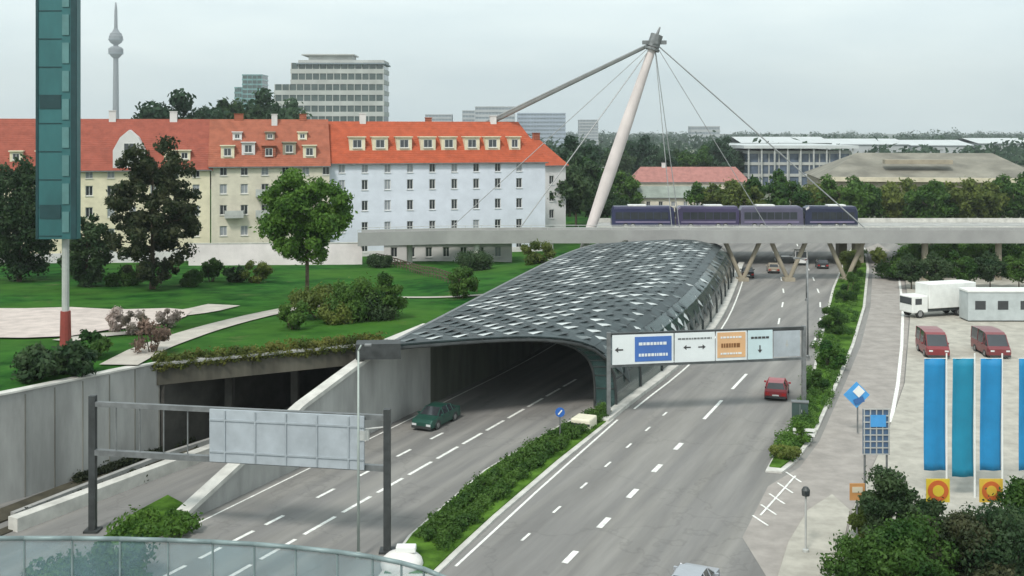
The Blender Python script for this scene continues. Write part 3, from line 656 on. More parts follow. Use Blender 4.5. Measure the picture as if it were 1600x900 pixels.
MB().bb((-W*.2,-8,top+1),(W*.2,8,top+4.5)).bb((-W*.26,-10,top+4.503),(W*.22,10,top+5.2)).build('penthouse',wb,t)
MB().bb((x0-.8,-14.5,top-.9),(x1+.8,14,top-.2)).build('cornice',hazd,t)
block('tower_block','slim teal glazed tower block left of the stepped office block',378,410,118,900,22,17,gg,gd,band=.35)
block('tower_block','low side wing of the teal tower block',366,378,138,905,20,13,gg,gd,band=.35)
for i,(a_,b_,y_,Y_,lab) in enumerate(((742,805,168,1300,'pale grey distant high-rise right of centre above the orange roof'),(808,884,178,1350,'wide bluish distant slab block beside the thick stay cable'),(664,706,180,1400,'faint distant block furthest left above the orange roof'),(905,935,188,1500,'tiny distant block left of the bridge mast'),(722,742,174,1400,'narrow distant block beside the pale high-rise'),(1080,1125,199,1600,'pale low distant slab in the woods right of the mast'))):
    block('distant_block',lab,a_,b_,y_,Y_,30,9 if i!=5 else 4,haz if i!=1 else mat('distant_blue',(.33,.38,.45),.9,.1,.05),hazd,band=.55)
# hall with white flat roof
t,W,top,_,_=block('exhibition_hall','wide low hall with white flat roof and dark blue glazed front',1168,1330,240,420,60,3,wb,glass('blue_glass',(.1,.13,.18),.15),band=.25)
MB().bb((-W/2-2,-33,top+2),(W/2+2,33,top+3.2)).build('roof',mat('white_roof',(.5,.53,.53),.7,.06,.1),t)
c_=MB()
for k in range(9): c_.tube((-W/2+W*k/8,-32,0),(-W/2+W*k/8,-32,top+2),.35,n=8)
c_.build('column',steel_l,t)
# long white shed roofs at the horizon
for i,(a_,b_,y_,Y_) in enumerate(((1160,1300,214,700),(1285,1420,217,760),(1425,1520,219,800),(1530,1660,216,820))):
    p=D(a_,y_,Y_); q=D(b_,y_,Y_); t=thing('shed',['long white shed roof at the horizon furthest left of the four','long white shed roof at the horizon behind the beige hall','pale shed roof at the horizon right of the tree gap','pale shed roof at the horizon at the right edge'][i],'shed',((p.x+q.x)/2,Y_,0),0,'sheds on the horizon')
    W=q.x-p.x; zt=p.z
    MB().bb((-W/2,0,0),(W/2,60,zt-4)).build('wall',haz,t); MB().face(((-W/2-1,-1,zt-3.9),(W/2+1,-1,zt-3.9),(W/2+1,30,zt),(-W/2-1,30,zt))).face(((-W/2-1,30,zt),(W/2+1,30,zt),(W/2+1,61,zt-3.9),(-W/2-1,61,zt-3.9))).build('roof',MATS['white_roof'],t)
# beige hall
a=D(1288,300,300); b=D(1640,300,290); ztop=D(1400,238,330).z; ze=D(1400,283,300).z
t=thing('beige_hall','large beige stone hall with pillared front and broad grey-brown roof at right','building',(a.x,300,0),math.atan2(b.y-a.y,b.x-a.x)); L=(b-a).length
ops=[(3+4.6*k,5.6+4.6*k,1,ze-1.6) for k in range(int((L-6)/4.6))]
w=MB(); wall_grid(w,0,L,0,ze,ops,reveal=.9); w.face(((0,0,0),(0,0,ze),(0,50,ze),(0,50,0))); w.face(((L,0,0),(L,50,0),(L,50,ze),(L,0,ze))); w.face(((0,50,0),(0,50,ze),(L,50,ze),(L,50,0))); w.build('wall',beige,t)
for o_ in ops: MB().bb((o_[0],.75,o_[2]),(o_[1],.85,o_[3])).build('window',glass_d,t)
MB().bb((-1,-1.2,ze+.003),(L+1,-.1,ze+1.2)).build('cornice',mat('pale_cornice',(.55,.5,.38),.9,.15,.3),t)
MB().face(((-1,-.1,ze+.5),(L+1,-.1,ze+.5),(L-8,26,ztop),(12,26,ztop))).face(((12,26,ztop),(L-8,26,ztop),(L+1,51,ze+.5),(-1,51,ze+.5))).face(((-1,51,ze+.5),(-1,-.1,ze+.5),(12,26,ztop))).face(((L+1,-.1,ze+.5),(L+1,51,ze+.5),(L-8,26,ztop))).build('roof',mat('brown_grey_roof',(.2,.19,.155),.9,.3,.12,detail=10),t)
MB().box((L*.45,9,ze+5.2),(18,4,1.2)).build('skylight',beige,t)
# red roofed long house
A=D(990,300,300); B=D(1170,300,300)
house('long_house','long low cream house with faded red roof in front of the woods',A,B,11,0,8.2,12.0,[2+3.2*k for k in range(9)],[1.2,4.6],cream2,tile_mat('faded_red_tiles',(.33,.15,.13)),1.1,1.5,hipR=3,hipL=3,seed=12,chim=((9,5.5,1,1),))
A=D(1000,300,262); B=D(1110,300,262)
house('low_house','low cream house with grey roof half hidden behind the coaches',A,B,8,0,6.2,8.6,[2+3*k for k in range(5)],[1.2,3.9],cream2,mat('grey_green_roof',(.22,.25,.22),.9,.2,.3),1,1.2,seed=13)
A=D(905,300,300); B=D(960,300,300)
house('low_house','small pale house glimpsed between the trees left of the mast',A,B,9,0,9,12,[2,5,8],[1.2,4.4],whitew,mat('grey_roof',(.2,.2,.2),.9,.2,.3),1,1.4,seed=14)
# TV tower
Y=2500; p=D(181,200,Y); t=thing('television_tower','slender grey television tower with two-tier basket left of centre','tower',(p.x,Y,0))
tm=mat('tower_concrete',(.2,.215,.23),.9,.08,.02)
MB().lathe((0,0,0),[(10,0),(7,60),(6,150),(5.2,235),(4.0,262),(3.2,300),(1.5,318)],20).build('shaft',tm,t,smooth=True)
z=D(181,90,Y).z
MB().lathe((0,0,z),[(5.3,-2),(9,1),(15.5,9),(16.5,13),(16.5,20),(12,24),(6.5,26)],28).build('lower_basket',tm,t)
MB().lathe((0,0,z+30),[(6.5,0),(13,5),(15.5,11),(15.5,19),(13,22),(13,25),(9,28),(4.5,36)],28).build('upper_basket',tm,t)
for k in (0,1): MB().lathe((0,0,z+8+k*32),[(16.7,0),(17,1.2),(16.7,2.4)],28).build('ring',hazd,t)
# ------------------------------------------------------------------ footbridge
BY=160.0
dkL=D(562,372,BY-4); pts=[dkL,D(700,370,BY-1),D(830,368,BY)]+[D(px,368,BY) for px in (930,1100,1300,1500,1700,1900)]
zc=6.7
pts=[Vector((p.x,p.y,0)) for p in pts]
t=thing('footbridge','pale concrete cable-stayed footbridge with leaning mast crossing the whole road','bridge',(pts[3].x,BY,0))
zt=lambda x: 7.35 if x>-2 else 7.35-.012*(x+2)*-1*0
wall_run(MB(),[Vector((p.x,p.y,7.1)) for p in pts],3.6,[5.9]*len(pts)).build('deck',concrete,t,True)
for s,nm in ((-1,'front'),(1,'back')):
    wall_run(MB(),[Vector((p.x,p.y+s*1.93,7.65)) for p in pts],.22,[5.72]*len(pts)).build('parapet',mat('bridge_concrete',(.31,.31,.3),.85,.1,.3,detail=8),t,True)
    rr=MB(); rp=resample([Vector((p.x,p.y+s*1.93,8.0)) for p in pts],2.2)
    for a_,b_ in zip(rp,rp[1:]): rr.tube(a_,b_,.045,n=6)
    for a_ in rp: rr.tube(a_,a_-Vector((0,0,.4)),.03,n=5)
    rr.build('railing',steel_l,t,True)
for px in (640,745,860): 
    p=D(px,380,BY-1.5); MB().tube((p.x,p.y,1),(p.x,p.y,5.9),.38,.45,12).build('pier',concrete_l,t,True)
for px in (1160,1232,1322,1445,1560,1700):
    p=D(px,380,BY); q=MB()
    if px<1400: q.tube((p.x,p.y,0),(p.x-2.6,p.y,5.9),.3,.35,10); q.tube((p.x,p.y,0),(p.x+2.6,p.y,5.9),.3,.35,10); q.bb((p.x-.8,p.y-.8,0),(p.x+.8,p.y+.8,.5))
    else: q.tube((p.x,p.y,0),(p.x,p.y,5.9),.45,.45,12)
    q.build('pier',beige,t,True)
mb0=D(908,400,BY+3.4); mt=D(1026,56,BY+3.4); dv=(mt-mb0)
q=MB(); 
prof=[(0,.55),(.12,.75),(.35,.95),(.6,.9),(.85,.65),(1.0,.55)]
# one lofted tube
q=MB(); ax=dv.normalized(); e_a=ax.orthogonal().normalized(); e_b=ax.cross(e_a)
for s0,r0 in prof:
    for k in range(20): q.v.append(tuple(mb0+dv*s0+e_a*math.cos(k*math.pi/10)*r0+e_b*math.sin(k*math.pi/10)*r0))
for j in range(len(prof)-1):
    for k in range(20): q.f.append((j*20+k,j*20+(k+1)%20,(j+1)*20+(k+1)%20,(j+1)*20+k)); q.m.append(0)
q.build('mast',mat('mast_paint',(.6,.54,.52),.6,.1,.3),t,True,smooth=True)
q=MB(); q.tube(mt-dv*.05,mt+dv*.005,.95,.95,12); q.tube(mt+dv*.0,mt+Vector((.5,0,1.3)),.25,.12,8); q.box(mt-dv*.03,(3.6,.7,.55)); q.box(mt-dv*.03,(.7,2.2,.55)); q.tube(mt-dv*.065,mt-dv*.055,1.15,1.15,12); q.build('mast_head',steel,t,True)
MB().box((mb0.x,mb0.y,mb0.z-.6),(3,2.6,2.2)).build('mast_foot',concrete,t,True)
cab=mat('cable',(.28,.29,.29),.5,.1,.5,metal=.3)
anc=G(421,352,2.0)
for e,r in ((anc,.28),(Vector((anc.x+3,anc.y-3,2)),.28),(D(1352,357,BY+1.9),.1),(D(1352,357,BY-1.9),.1),(D(1062,357,BY+1.9),.06),(D(1050,357,BY-1.9),.06),(D(812,357,BY+1.9),.08),(D(812,357,BY-1.9),.08),(D(700,360,BY+1),.06),(D(1200,357,BY-1.9),.05)):
    MB().tube(mt-dv*.03,e,r,r,6).build('stay_cable',cab,t,True)
for e in (anc,): MB().box((e.x+1.5,e.y-1.5,1.2),(6,6,2.4)).build('anchor_block',concrete,t,True)
# overpass with coaches
t=thing('road_overpass','grey concrete road overpass carrying the parked coaches behind the footbridge','bridge',(45,186,0))
MB().bb((14,177,4.7),(130,194,5.75)).build('deck',concrete,t,True)
for y in (177.2,193.8): MB().bb((14,y-.15,5.753),(130,y+.15,6.5)).build('parapet',concrete_l,t,True)
for x in (16,31,57.5,74,92,112,128):
    for y in (181,190): MB().bb((x-.7,y-1,-.1),(x+.7,y+1,4.697)).build('pier',beige,t,True)
# ------------------------------------------------------------------ vehicles
def wheel_parts(t,x,y,r,w):
    o=MB().tube((-w/2,0,0),(w/2,0,0),r,n=18).build('wheel',rubber,t); o.location=(x,y,r)
    s=1 if x>0 else -1; g=MB().tube((s*w/2,0,0),(s*(w/2+.015),0,0),r*.6,r*.55,n=12).build('rim',rim_m,o); return o
def car(label,loc,rz,paintm,st,W=1.8,belt=.92,cat='car',name='parked_car',wy=(1.35,-1.3),group=None,wr=.32,clad=None):
    # st: stations (y, z_low, z_belt, z_top, cabin) from rear to front
    t=thing(name,label,cat,loc,rz,group); b=MB(); g=MB(); hw=W/2; rings=[]
    for (y,zl,zb,zt,wk,cw) in st:
        h1=hw*wk; rings.append([(-h1*.96,y,zl),(-h1,y,(zl+zb)/2),(-h1*.97,y,zb),(-hw*cw,y,zt),(hw*cw,y,zt),(h1*.97,y,zb),(h1,y,(zl+zb)/2),(h1*.96,y,zl)])
    n=len(rings)
    for i in range(n-1):
        A_,B_=rings[i],rings[i+1]; ca=st[i][3]>st[i][2]+.1; cb=st[i+1][3]>st[i+1][2]+.1
        for k in range(7):
            f=(A_[k],A_[k+1],B_[k+1],B_[k])
            side=k in (2,4)
            tgt=b
            if (side and (ca or cb)): tgt=g
            if k==3 and (ca!=cb): tgt=g
            tgt.face(f[::-1])
    b.face(rings[0]); b.face(rings[-1][::-1])
    g.build('window',glass_d,t)
    p=b
    for i in range(n):
        if st[i][3]>st[i][2]+.1:
            for k in ((2,3),(5,4)): p.tube(rings[i][k[0]],rings[i][k[1]],.035,n=5)
            j=i-1 if (i>0 and st[i-1][3]<=st[i-1][2]+.1) else (i+1 if i<n-1 and st[i+1][3]<=st[i+1][2]+.1 else None)
            if j is not None:
                for k in (3,4): p.tube(rings[i][k],rings[j][k],.04,n=5)
    b.build('body',paintm,t)
    for y in wy:
        for s in (-1,1):
            wheel_parts(t,s*(hw-.1),y,wr,.22)
            MB().tube((s*(hw-.02),y,wr),(s*(hw+.012),y,wr),wr+.07,n=18).build('wheel_arch',steel_d,t)
    for s in (-1,1):
        for y in (.55,-.45): MB().bb((min(s*hw,s*(hw+.03)),y-.1,belt-.16),(max(s*hw,s*(hw+.03)),y+.08,belt-.12)).build('handle',steel_d,t)
    yr,yf=st[0][0],st[-1][0]; zb0=st[0][2]; zb1=st[-1][2]
    for s in (-1,1):
        MB().bb((s*hw*.72-.16,yr-.03,zb0-.28),(s*hw*.72+.16,yr+.02,zb0-.08)).build('tail_light',mat('red_lamp',(.45,.02,.02),.3,.1,1),t)
        MB().bb((s*hw*.66-.18,yf-.02,zb1-.2),(s*hw*.66+.18,yf+.03,zb1-.05)).build('headlight',mat('clear_lamp',(.6,.62,.62),.15,.05,1),t)
        MB().bb((s*(hw+.1)-.09,.75*yf-.9,belt-.02),(s*(hw+.1)+.09,.75*yf-.75,belt+.12)).build('mirror',paintm,t)
    MB().bb((-.26,yr-.045,.42),(.26,yr-.0,.53)).build('number_plate',white_p,t)
    MB().bb((-hw*.9,yr-.05,.22),(hw*.9,yr+.03,.4)).bb((-hw*.9,yf-.03,.2),(hw*.9,yf+.05,.38)).build('bumper',steel_d,t)
    return t
hatch=[(-2.0,.3,.75,.78,.93,.8),(-1.95,.25,.95,.97,.98,.82),(-1.6,.22,.97,1.4,1,.68),(-.6,.22,.95,1.47,1,.7),(.25,.22,.93,1.43,1,.69),(1.0,.22,.92,.95,1,.86),(1.85,.24,.8,.82,.97,.84),(2.05,.3,.6,.62,.9,.78)]
saloon=[(-2.3,.3,.8,.82,.92,.8),(-2.2,.25,.95,.97,.97,.82),(-1.55,.22,.98,1.0,1,.84),(-.95,.22,.96,1.38,1,.69),(-.3,.22,.95,1.44,1,.7),(.45,.22,.93,1.4,1,.69),(1.2,.22,.92,.95,1,.86),(2.1,.24,.8,.82,.97,.84),(2.3,.3,.6,.62,.9,.78)]
vanst=[(-2.5,.3,1.2,1.25,.96,.9),(-2.48,.3,1.2,2.3,.98,.88),(-.6,.28,1.2,2.38,1,.88),(.9,.28,1.2,2.3,1,.86),(1.35,.28,1.15,2.15,1,.84),(2.0,.28,1.1,1.15,1,.88),(2.5,.32,.9,.93,.93,.84)]
HD=-R(24)
cp=lambda n,c,met=.2: mat('car_paint_'+n,c,.28,.04,1,metal=met,spec=.6)
car('small dark red car seen from behind by the verge under the right gantry',G(1214,618),-R(17),cp('red',(.3,.025,.035),0),hatch,wy=(1.25,-1.25),name='car')
car('dark green car driving out of the canopy shadow in the left lane',G(682,662),math.pi-R(25),cp('green',(.02,.08,.06)),saloon,name='car')
car('silver grey car cut off by the bottom edge of the picture',G(1080,936),-R(24),cp('silver',(.4,.42,.45),.4),saloon,name='car')
car('black car far off on the left of the right carriageway beneath the bridge',G(1168,432),-R(10),cp('black',(.02,.02,.022)),saloon,name='car')
car('dark grey car far off beneath the bridge beside the verge',G(1284,418),-R(10),cp('grey',(.05,.055,.06)),hatch,wy=(1.25,-1.25),name='car')
car('small white van far off under the footbridge',G(1250,412),-R(10),cp('white',(.7,.7,.68),0),vanst,W=2.0,belt=1.2,cat='van',name='van')
car('tiny beige car far off in the middle lane under the bridge',G(1208,425),-R(10),cp('beige',(.4,.34,.26)),hatch,wy=(1.25,-1.25),name='car')
car('dark red van with pale front parked on the forecourt behind the blue flags',G(1457,553,.13),R(172),cp('maroon',(.2,.025,.03),0),vanst,W=2.2,belt=1.2,cat='van',name='van')
car('second dark red van at the far right behind the last blue flag',G(1548,553,.13),R(176),cp('maroon2',(.17,.03,.035),0),vanst,W=2.2,belt=1.2,cat='van',name='van')
# blue car on side street ... signs are built below
# white lorry
def lorry(label,loc,rz,L_=9.0):
    t=thing('lorry',label,'lorry',loc,rz)
    MB().bb((-1.25,-L_/2,1.05),(1.25,L_/2-2.3,3.9)).build('cargo_box',white_p,t,bevel=.05)
    st=MB(); 
    for k in range(7): st.bb((-1.27,-L_/2-.025,1.4+k*.34),(1.27,-L_/2-.003,1.48+k*.34))
    st.build('rear_shutter',steel,t)
    MB().bb((-1.2,L_/2-2.2,.6),(1.2,L_/2,2.6)).build('cab',white_p,t,bevel=.12)
    MB().bb((-1.05,L_/2+.003,1.6),(1.05,L_/2+.02,2.4)).bb((-1.22,L_/2-1.3,1.6),(-1.203,L_/2-.4,2.3)).bb((1.203,L_/2-1.3,1.6),(1.22,L_/2-.4,2.3)).build('window',glass_d,t)
    MB().bb((-1.1,-L_/2+.1,.7),(1.1,L_/2-.2,1.04)).build('chassis',steel_d,t)
    for y in (-L_/2+1.2,-L_/2+2.4,L_/2-1.1):
        for s in (-1,1): wheel_parts(t,s*1.05,y,.48,.3)
lorry('white box lorry parked at right with ribbed shutter end',G(1462,497,.13)+Vector((1,2,0)),R(108),9)
# grey white container shed right of lorry
p=G(1560,500,.13); t=thing('site_cabin','pale grey portable cabin beside the white lorry at right','cabin',p)
MB().bb((-4,-1.2,.15),(4.5,1.3,3.4)).build('body',mat('cabin_grey',(.42,.46,.46),.7,.1,.8),t)
MB().bb((-4.1,-1.3,3.403),(4.6,1.4,3.6)).build('roof',white_p,t)
for x in (-2.6,0,2.6): MB().bb((x-.6,-1.23,1.4),(x+.6,-1.203,2.4)).build('window',glass_d,t)
MB().bb((-3.9,-1,-.02),(4.4,1,.147)).build('plinth',steel_d,t)
# coaches
def coach(label,x,y,z,rz,m,L_=11.2):
    t=thing('coach',label,'coach',(x,y,z),rz,'coaches parked on the overpass')
    b=MB(); W=2.5; H=3.75
    sec=[(-L_/2,.4,3.0,.94),(-L_/2+.35,.35,H-.05,1),(L_/2-.7,.35,H,1),(L_/2-.15,.38,H-.35,.97),(L_/2,.42,1.5,.92)]
    R_=[[(-W/2*k,y_,zl),(-W/2*k,y_,zh-.35),(-W/2*k*.85,y_,zh),(W/2*k*.85,y_,zh),(W/2*k,y_,zh-.35),(W/2*k,y_,zl)] for y_,zl,zh,k in sec]
    for a_,b_ in zip(R_,R_[1:]):
        for k in range(5): b.face((b_[k],b_[k+1],a_[k+1],a_[k]))
        b.face((a_[0],b_[0],b_[5],a_[5]))
    b.face(R_[0]); b.face(R_[-1][::-1]); b.build('body',m,t)
    for s in (-1,1):
        for k in range(7): y0=-L_/2+.6+k*(L_-1.6)/7; MB().bb((min(s*W/2,s*(W/2+.02)),y0,1.55),(max(s*W/2,s*(W/2+.02)),y0+(L_-1.6)/7-.1,2.75)).build('window',glass_d,t)
        for y_ in (-L_/2+2.3,-L_/2+3.5,L_/2-2.4): wheel_parts(t,s*1.14,y_,.48,.28)
    MB().box((0,L_/2-.03,2.1),(2.0,.12,1.3),M=Matrix.Rotation(-.08,4,'X')).build('windscreen',glass_d,t)
    MB().bb((-.9,-2.5,H-.02),(.9,.5,H+.2)).build('roof_unit',white_p,t)
    MB().bb((W/2-.005,-L_/2+.6,1.0),(W/2+.025,L_/2-.8,1.25)).bb((-W/2-.025,-L_/2+.6,1.0),(-W/2+.005,L_/2-.8,1.25)).build('stripe',mat('lilac_stripe',(.2,.17,.26),.5,.1,1),t)
cm=[mat('coach_blue_a',(.03,.033,.08),.3,.1,.5),mat('coach_blue_b',(.055,.045,.1),.3,.1,.5),mat('coach_blue_c',(.09,.085,.13),.3,.1,.5),mat('coach_blue_d',(.025,.03,.06),.3,.1,.5)]
for i,px in enumerate((1004,1104,1204,1296)):
    p=D(px,350,182.5); coach(['dark blue coach nearest the bridge mast','violet blue coach, second from the mast','grey-blue coach, third from the mast','darkest coach at the right end of the parked row'][i],p.x,182.5,5.75,math.pi/2 if i%2 else -math.pi/2,cm[i],10.5 if i<3 else 8.8)
# ------------------------------------------------------------------ canopy
Lp=smooth_line([G(605,541,6.4),G(722,480,6.5),G(848,414,6.5),G(900,391,6.5),G(935,382,6.5)])
Rp=[p for p in RB if p.y>=G(952,650).y-1 and p.y<=163]; Rp=[Vector((p.x-.4,p.y,0)) for p in Rp]
NL=60; Ls=arc(Lp,NL); Rs=arc(Rp,NL)
def cpnt(i,v,off=0):   # i in 0..NL float, v in 0..1
    k=min(int(i),NL-1); f=i-k; L_=Ls[k].lerp(Ls[k+1],f); R_=Rs[k].lerp(Rs[k+1],f); n=4.0
    H_=L_.z-.1; a=v*math.pi/2; sx=math.sin(a)**(2/n) if v>0 else 0; sz=max(0,math.cos(a))**(2/n) if v<1 else 0
    sx=sx if sx<1 else 1
    p=Vector((L_.x+(R_.x-L_.x)*sx, L_.y+(R_.y-L_.y)*sx, .1+H_*sz))
    return p
VV=[0]+[ (j/18) for j in range(1,18)]+[1]
# even spacing along the section: remap
def vmap(u,i):
    return u
t=thing('road_canopy','long curved canopy of scaly grey metal panels roofing the left carriageway','canopy',(Rs[0].x,Rs[0].y,0))
def arcv(i,n):   # evenly spaced points along the section
    P=[cpnt(i,j/80) for j in range(81)]; L=[0]
    for a_,b_ in zip(P,P[1:]): L.append(L[-1]+(b_-a_).length)
    out=[]
    for j in range(n+1):
        s=L[-1]*j/n
        for k in range(80):
            if s<=L[k+1]+1e-6: out.append(P[k].lerp(P[k+1],(s-L[k])/(L[k+1]-L[k]+1e-9))); break
    return out
NV=20; grid=[arcv(i,NV) for i in range(NL+1)]
skin=MB(); side=MB()
cut=16
for i in range(NL):
    for j in range(NV):
        a_,b_,c_,d_=grid[i][j],grid[i+1][j],grid[i+1][j+1],grid[i][j+1]
        (skin if j<cut else side).face((a_,b_,c_,d_))
sk=skin.build('roof_skin',mat('canopy_sheet',(.035,.05,.052),.45,.35,.6,metal=.3,detail=9),t,True)
md=sk.modifiers.new('s','SOLIDIFY'); md.thickness=.1; md.offset=-1
sd=side.build('side_glazing',glass('canopy_glass',(.05,.085,.08),.12,alpha=.78),t,True)
pan=[MB(),MB(),MB()]; q=random.Random(5)
NP=27
fine=[arcv(i*NL/(NP*2),22) for i in range(NP*2+1)]
SG=1 if (fine[2][0]-fine[0][0]).cross(fine[0][2]-fine[0][0]).z>0 else -1
for i in range(0,NP*2-2):
    for j in range(0,20,2):
        jj=j+(i%2)
        if jj+2>22: continue
        if jj+2>=18: 
            if q.random()<.45: continue
        a_,b_,c_,d_=fine[i][jj],fine[i+2][jj],fine[i+2][jj+2],fine[i][jj+2]
        ctr=(a_+b_+c_+d_)/4; e1=(b_-a_+c_-d_)/2; e2=(d_-a_+c_-b_)/2; n=e1.cross(e2)
        if n.length<1e-4: continue
        n.normalize(); 
        n=n*SG
        e1=e1*.42; e2=e2*.40; ctr=ctr+n*.12
        lift=n*.16
        # lozenge scale, lifted at its lower tip
        P1,P2,P3,P4=ctr-e2, ctr+e1*.62, ctr+e2+lift, ctr-e1*.62
        r=q.random(); k=0 if r<.46 else (1 if r<.68 else 2)
        sh=(1,.95,.85)[k]
        pan[k].face([ctr+(x-ctr)*sh for x in (P1,P2,P3,P4)]); pan[k].face([ctr+(x-ctr)*sh-n*.04 for x in (P4,P3,P2,P1)])
for k,(nm,cc) in enumerate((('scale_dark',(.05,.066,.068)),('scale_mid',(.15,.175,.175)),('scale_light',(.55,.58,.57)))):
    pan[k].build('roof_panels',mat(nm,cc,.42,.2,.7,metal=.15),t,True)
for i in range(0,NL+1,5):
    r_=MB(); P=[p+Vector((0,0,-.2)) for p in arcv(i,16)]
    P[-1].z=0
    for a_,b_ in zip(P,P[1:]): r_.tube(a_,b_,.14 if i else .13,n=7)
    r_.build('rib',steel_d,t,True)
r_=MB()
for j in (5,10,15,18):
    for i in range(NL): r_.tube(grid[i][j]+Vector((0,0,-.12)),grid[i+1][j]+Vector((0,0,-.12)),.06,n=5)
r_.build('purlin',steel_d,t,True)
r_=MB()
for i in range(NL): r_.tube(grid[i][0],grid[i+1][0],.2,n=6)
r_.build('edge_beam',steel,t,True)
q=MB(); O_=[cpnt(0,j/60) for j in range(61)]
L0,R0=Ls[0],Rs[0]
for j in range(61):
    if j<60:
        def inn(v):
            a=v*math.pi/2; return Vector((L0.x+(R0.x-1.7-L0.x)*math.sin(a)**(2/4.2),L0.y+(R0.y-L0.y)*math.sin(a)**(2/4.2),max(0,.1+6.1*max(0,math.cos(a))**(2/4.2))))
        q.face((O_[j],O_[j+1],inn((j+1)/60),inn(j/60)))
sp_=q.build('front_screen',mat('front_screen_glass',(.035,.07,.068),.2,.3,1.2,alpha=.85),t,True)
q=MB()
for j in range(0,60): q.tube(inn(j/60),inn((j+1)/60),.1,n=6)
for j in range(6,60,4): q.tube(O_[j],inn(j/60),.05,n=5)
q.build('front_frame',steel_d,t,True)
MB().box((Ls[0].x-.6,Ls[0].y-.2,6.2),(3.2,1.6,1.1),rz=.1).build('end_block',steel_d,t,True)
# inner wall columns on the reserve side
# ------------------------------------------------------------------ gantries
def post_of(t,x,y,hgt,w=.32,m=steel): MB().bb((x-w/2,y-w/2,0),(x+w/2,y+w/2,hgt)).bb((x-w*1.1,y-w*1.1,0),(x+w*1.1,y+w*1.1,.12)).build('post',m,t,True)
a=G(145,830); b=G(605,862); t=thing('sign_gantry','steel sign gantry at left carrying one large plain grey sign seen from behind','gantry',(a.x,a.y,0))
za=D(145,618,a.y).z; zb_=D(605,645,b.y).z; zt_=(za+zb_)/2
for p in (a,b): post_of(t,p.x,p.y,zt_+.1,.36,steel_d)
def beam(t,p,q,z,w,m,name): 
    wall_run(MB(),[Vector((p.x,p.y,z+w/2)),Vector((q.x,q.y,z+w/2))],w,[z-w/2]*2).build(name,m,t,True)
z1=zt_-.35; z2=D(145,706,a.y).z
beam(t,a,b,z1,.26,steel,'top_beam'); beam(t,a,b,z2,.3,steel,'bottom_beam')
q=MB()
for k in range(1,12): p=a.lerp(b,k/12); q.bb((p.x-.03,p.y-.03,z2),(p.x+.03,p.y+.03,z1))
q.build('rod',steel,t,True)
pa=a.lerp(b,(336-145)/460); pb=a.lerp(b,(572-145)/460)
wall_run(MB(),[Vector((pa.x,pa.y-.3,z1+.1)),Vector((pb.x,pb.y-.3,z1+.1))],.12,[z2-.05]*2).build('sign_panel',signback,t,True)
q=MB()
for k in range(5): p=pa.lerp(pb,(k+.5)/5); q.bb((p.x-.04,p.y-.43,z2-.02),(p.x+.04,p.y-.37,z1+.06))
for z in (z2+.5,z1-.45): wall_run(q,[Vector((pa.x,pa.y-.4,z+.04)),Vector((pb.x,pb.y-.4,z+.04))],.05,[z-.04]*2)
q.build('stiffener',mat('stiffener',(.37,.41,.435),.5,.1,1,metal=.3),t,True)
q=MB(); wall_run(q,[Vector((a.x,a.y+.5,z2-.1)),Vector((b.x,b.y+.5,z2-.1))],.7,[z2-.16]*2); q.build('walkway',steel_d,t,True)
MB().box((b.x-1.2,b.y,z1-.9),(.5,.4,.5)).tube((b.x-1.2,b.y,z1-.6),(b.x-.2,b.y,z1-.5),.05).build('floodlight',steel_l,t,True)
# slim lamp mast
def lamp_mast(label,base_,hgt,arm=1.6,r=.1,m=steel_l):
    t=thing('street_lamp',label,'street lamp',base_)
    MB().tube((0,0,0),(0,0,hgt),r,r*.6,10).tube((0,0,hgt),(arm,0,hgt+.3),.05,.04,8).build('mast',m,t,smooth=True)
    MB().lathe((0,0,0),[(r*2,0),(r*2,.25),(r,.35)],12).build('foot',m,t)
    MB().box((arm+(.35 if arm>0 else -.35),0,hgt+.3),(.8 if abs(arm)>.5 else .35,.3,.12)).build('lamp_head',steel,t,bevel=.03)
p=G(560,872); lamp_mast('slim pale lamp mast standing before the grey-backed sign gantry',p,D(560,548,p.y).z,.15,.08,mat('pale_green_steel',(.35,.4,.37),.5,.1,1,metal=.2))
p=G(875,690); t=thing('road_sign','small keep-right sign on a short post at the canopy mouth','sign',p)
MB().tube((0,0,0),(0,0,2.4),.05).build('post',steel,t); MB().tube((0,-.06,2.1),(0,-.1,2.1),.34,n=24).build('sign_disc',mat('sign_blue',(.03,.12,.4),.4,.05,1),t); MB().box((0,-.12,2.1),(.09,.02,.4),M=Matrix.Rotation(.7,4,'Y')).build('arrow',white_p,t)
p=G(912,668,.1); t=thing('crash_cushion','cream white impact block at the near end of the canopy kerb','barrier',p,-R(24))
MB().bb((-.75,-.8,0),(.75,.9,.8)).build('body',mat('cream_plastic',(.7,.66,.52),.6,.08,1),t,bevel=.12); MB().bb((-.77,-.83,.35),(.77,-.803,.5)).build('stripe',steel_d,t)
# right gantry
a=G(951,655); b=G(1256,640); a.z=b.z=0; zt_=D(1100,516,(a.y+b.y)/2).z
t=thing('sign_gantry','steel sign gantry over the right carriageway carrying white, blue and orange direction signs','gantry',(a.x,a.y,0))
for p in (a,b): post_of(t,p.x,p.y,zt_+.1,.3,steel)
beam(t,a,b,zt_-.1,.28,steel_d,'top_beam'); beam(t,a,b,D(1100,566,(a.y+b.y)/2).z,.2,steel,'bottom_beam')
zlo=D(1100,569,a.y).z; zhi=D(1100,523,a.y).z; X=lambda px:(px-951)/(1256-951)
sgw=mat('sign_white',(.66,.7,.7),.45,.05,.6); sgb=mat('sign_blue2',(.06,.15,.42),.4,.06,.6); sgo=mat('sign_orange',(.62,.38,.2),.45,.06,.6); sgc=mat('sign_pale_blue',(.5,.62,.64),.45,.05,.6); blk=mat('sign_black',(.05,.05,.05),.5,.05,1)
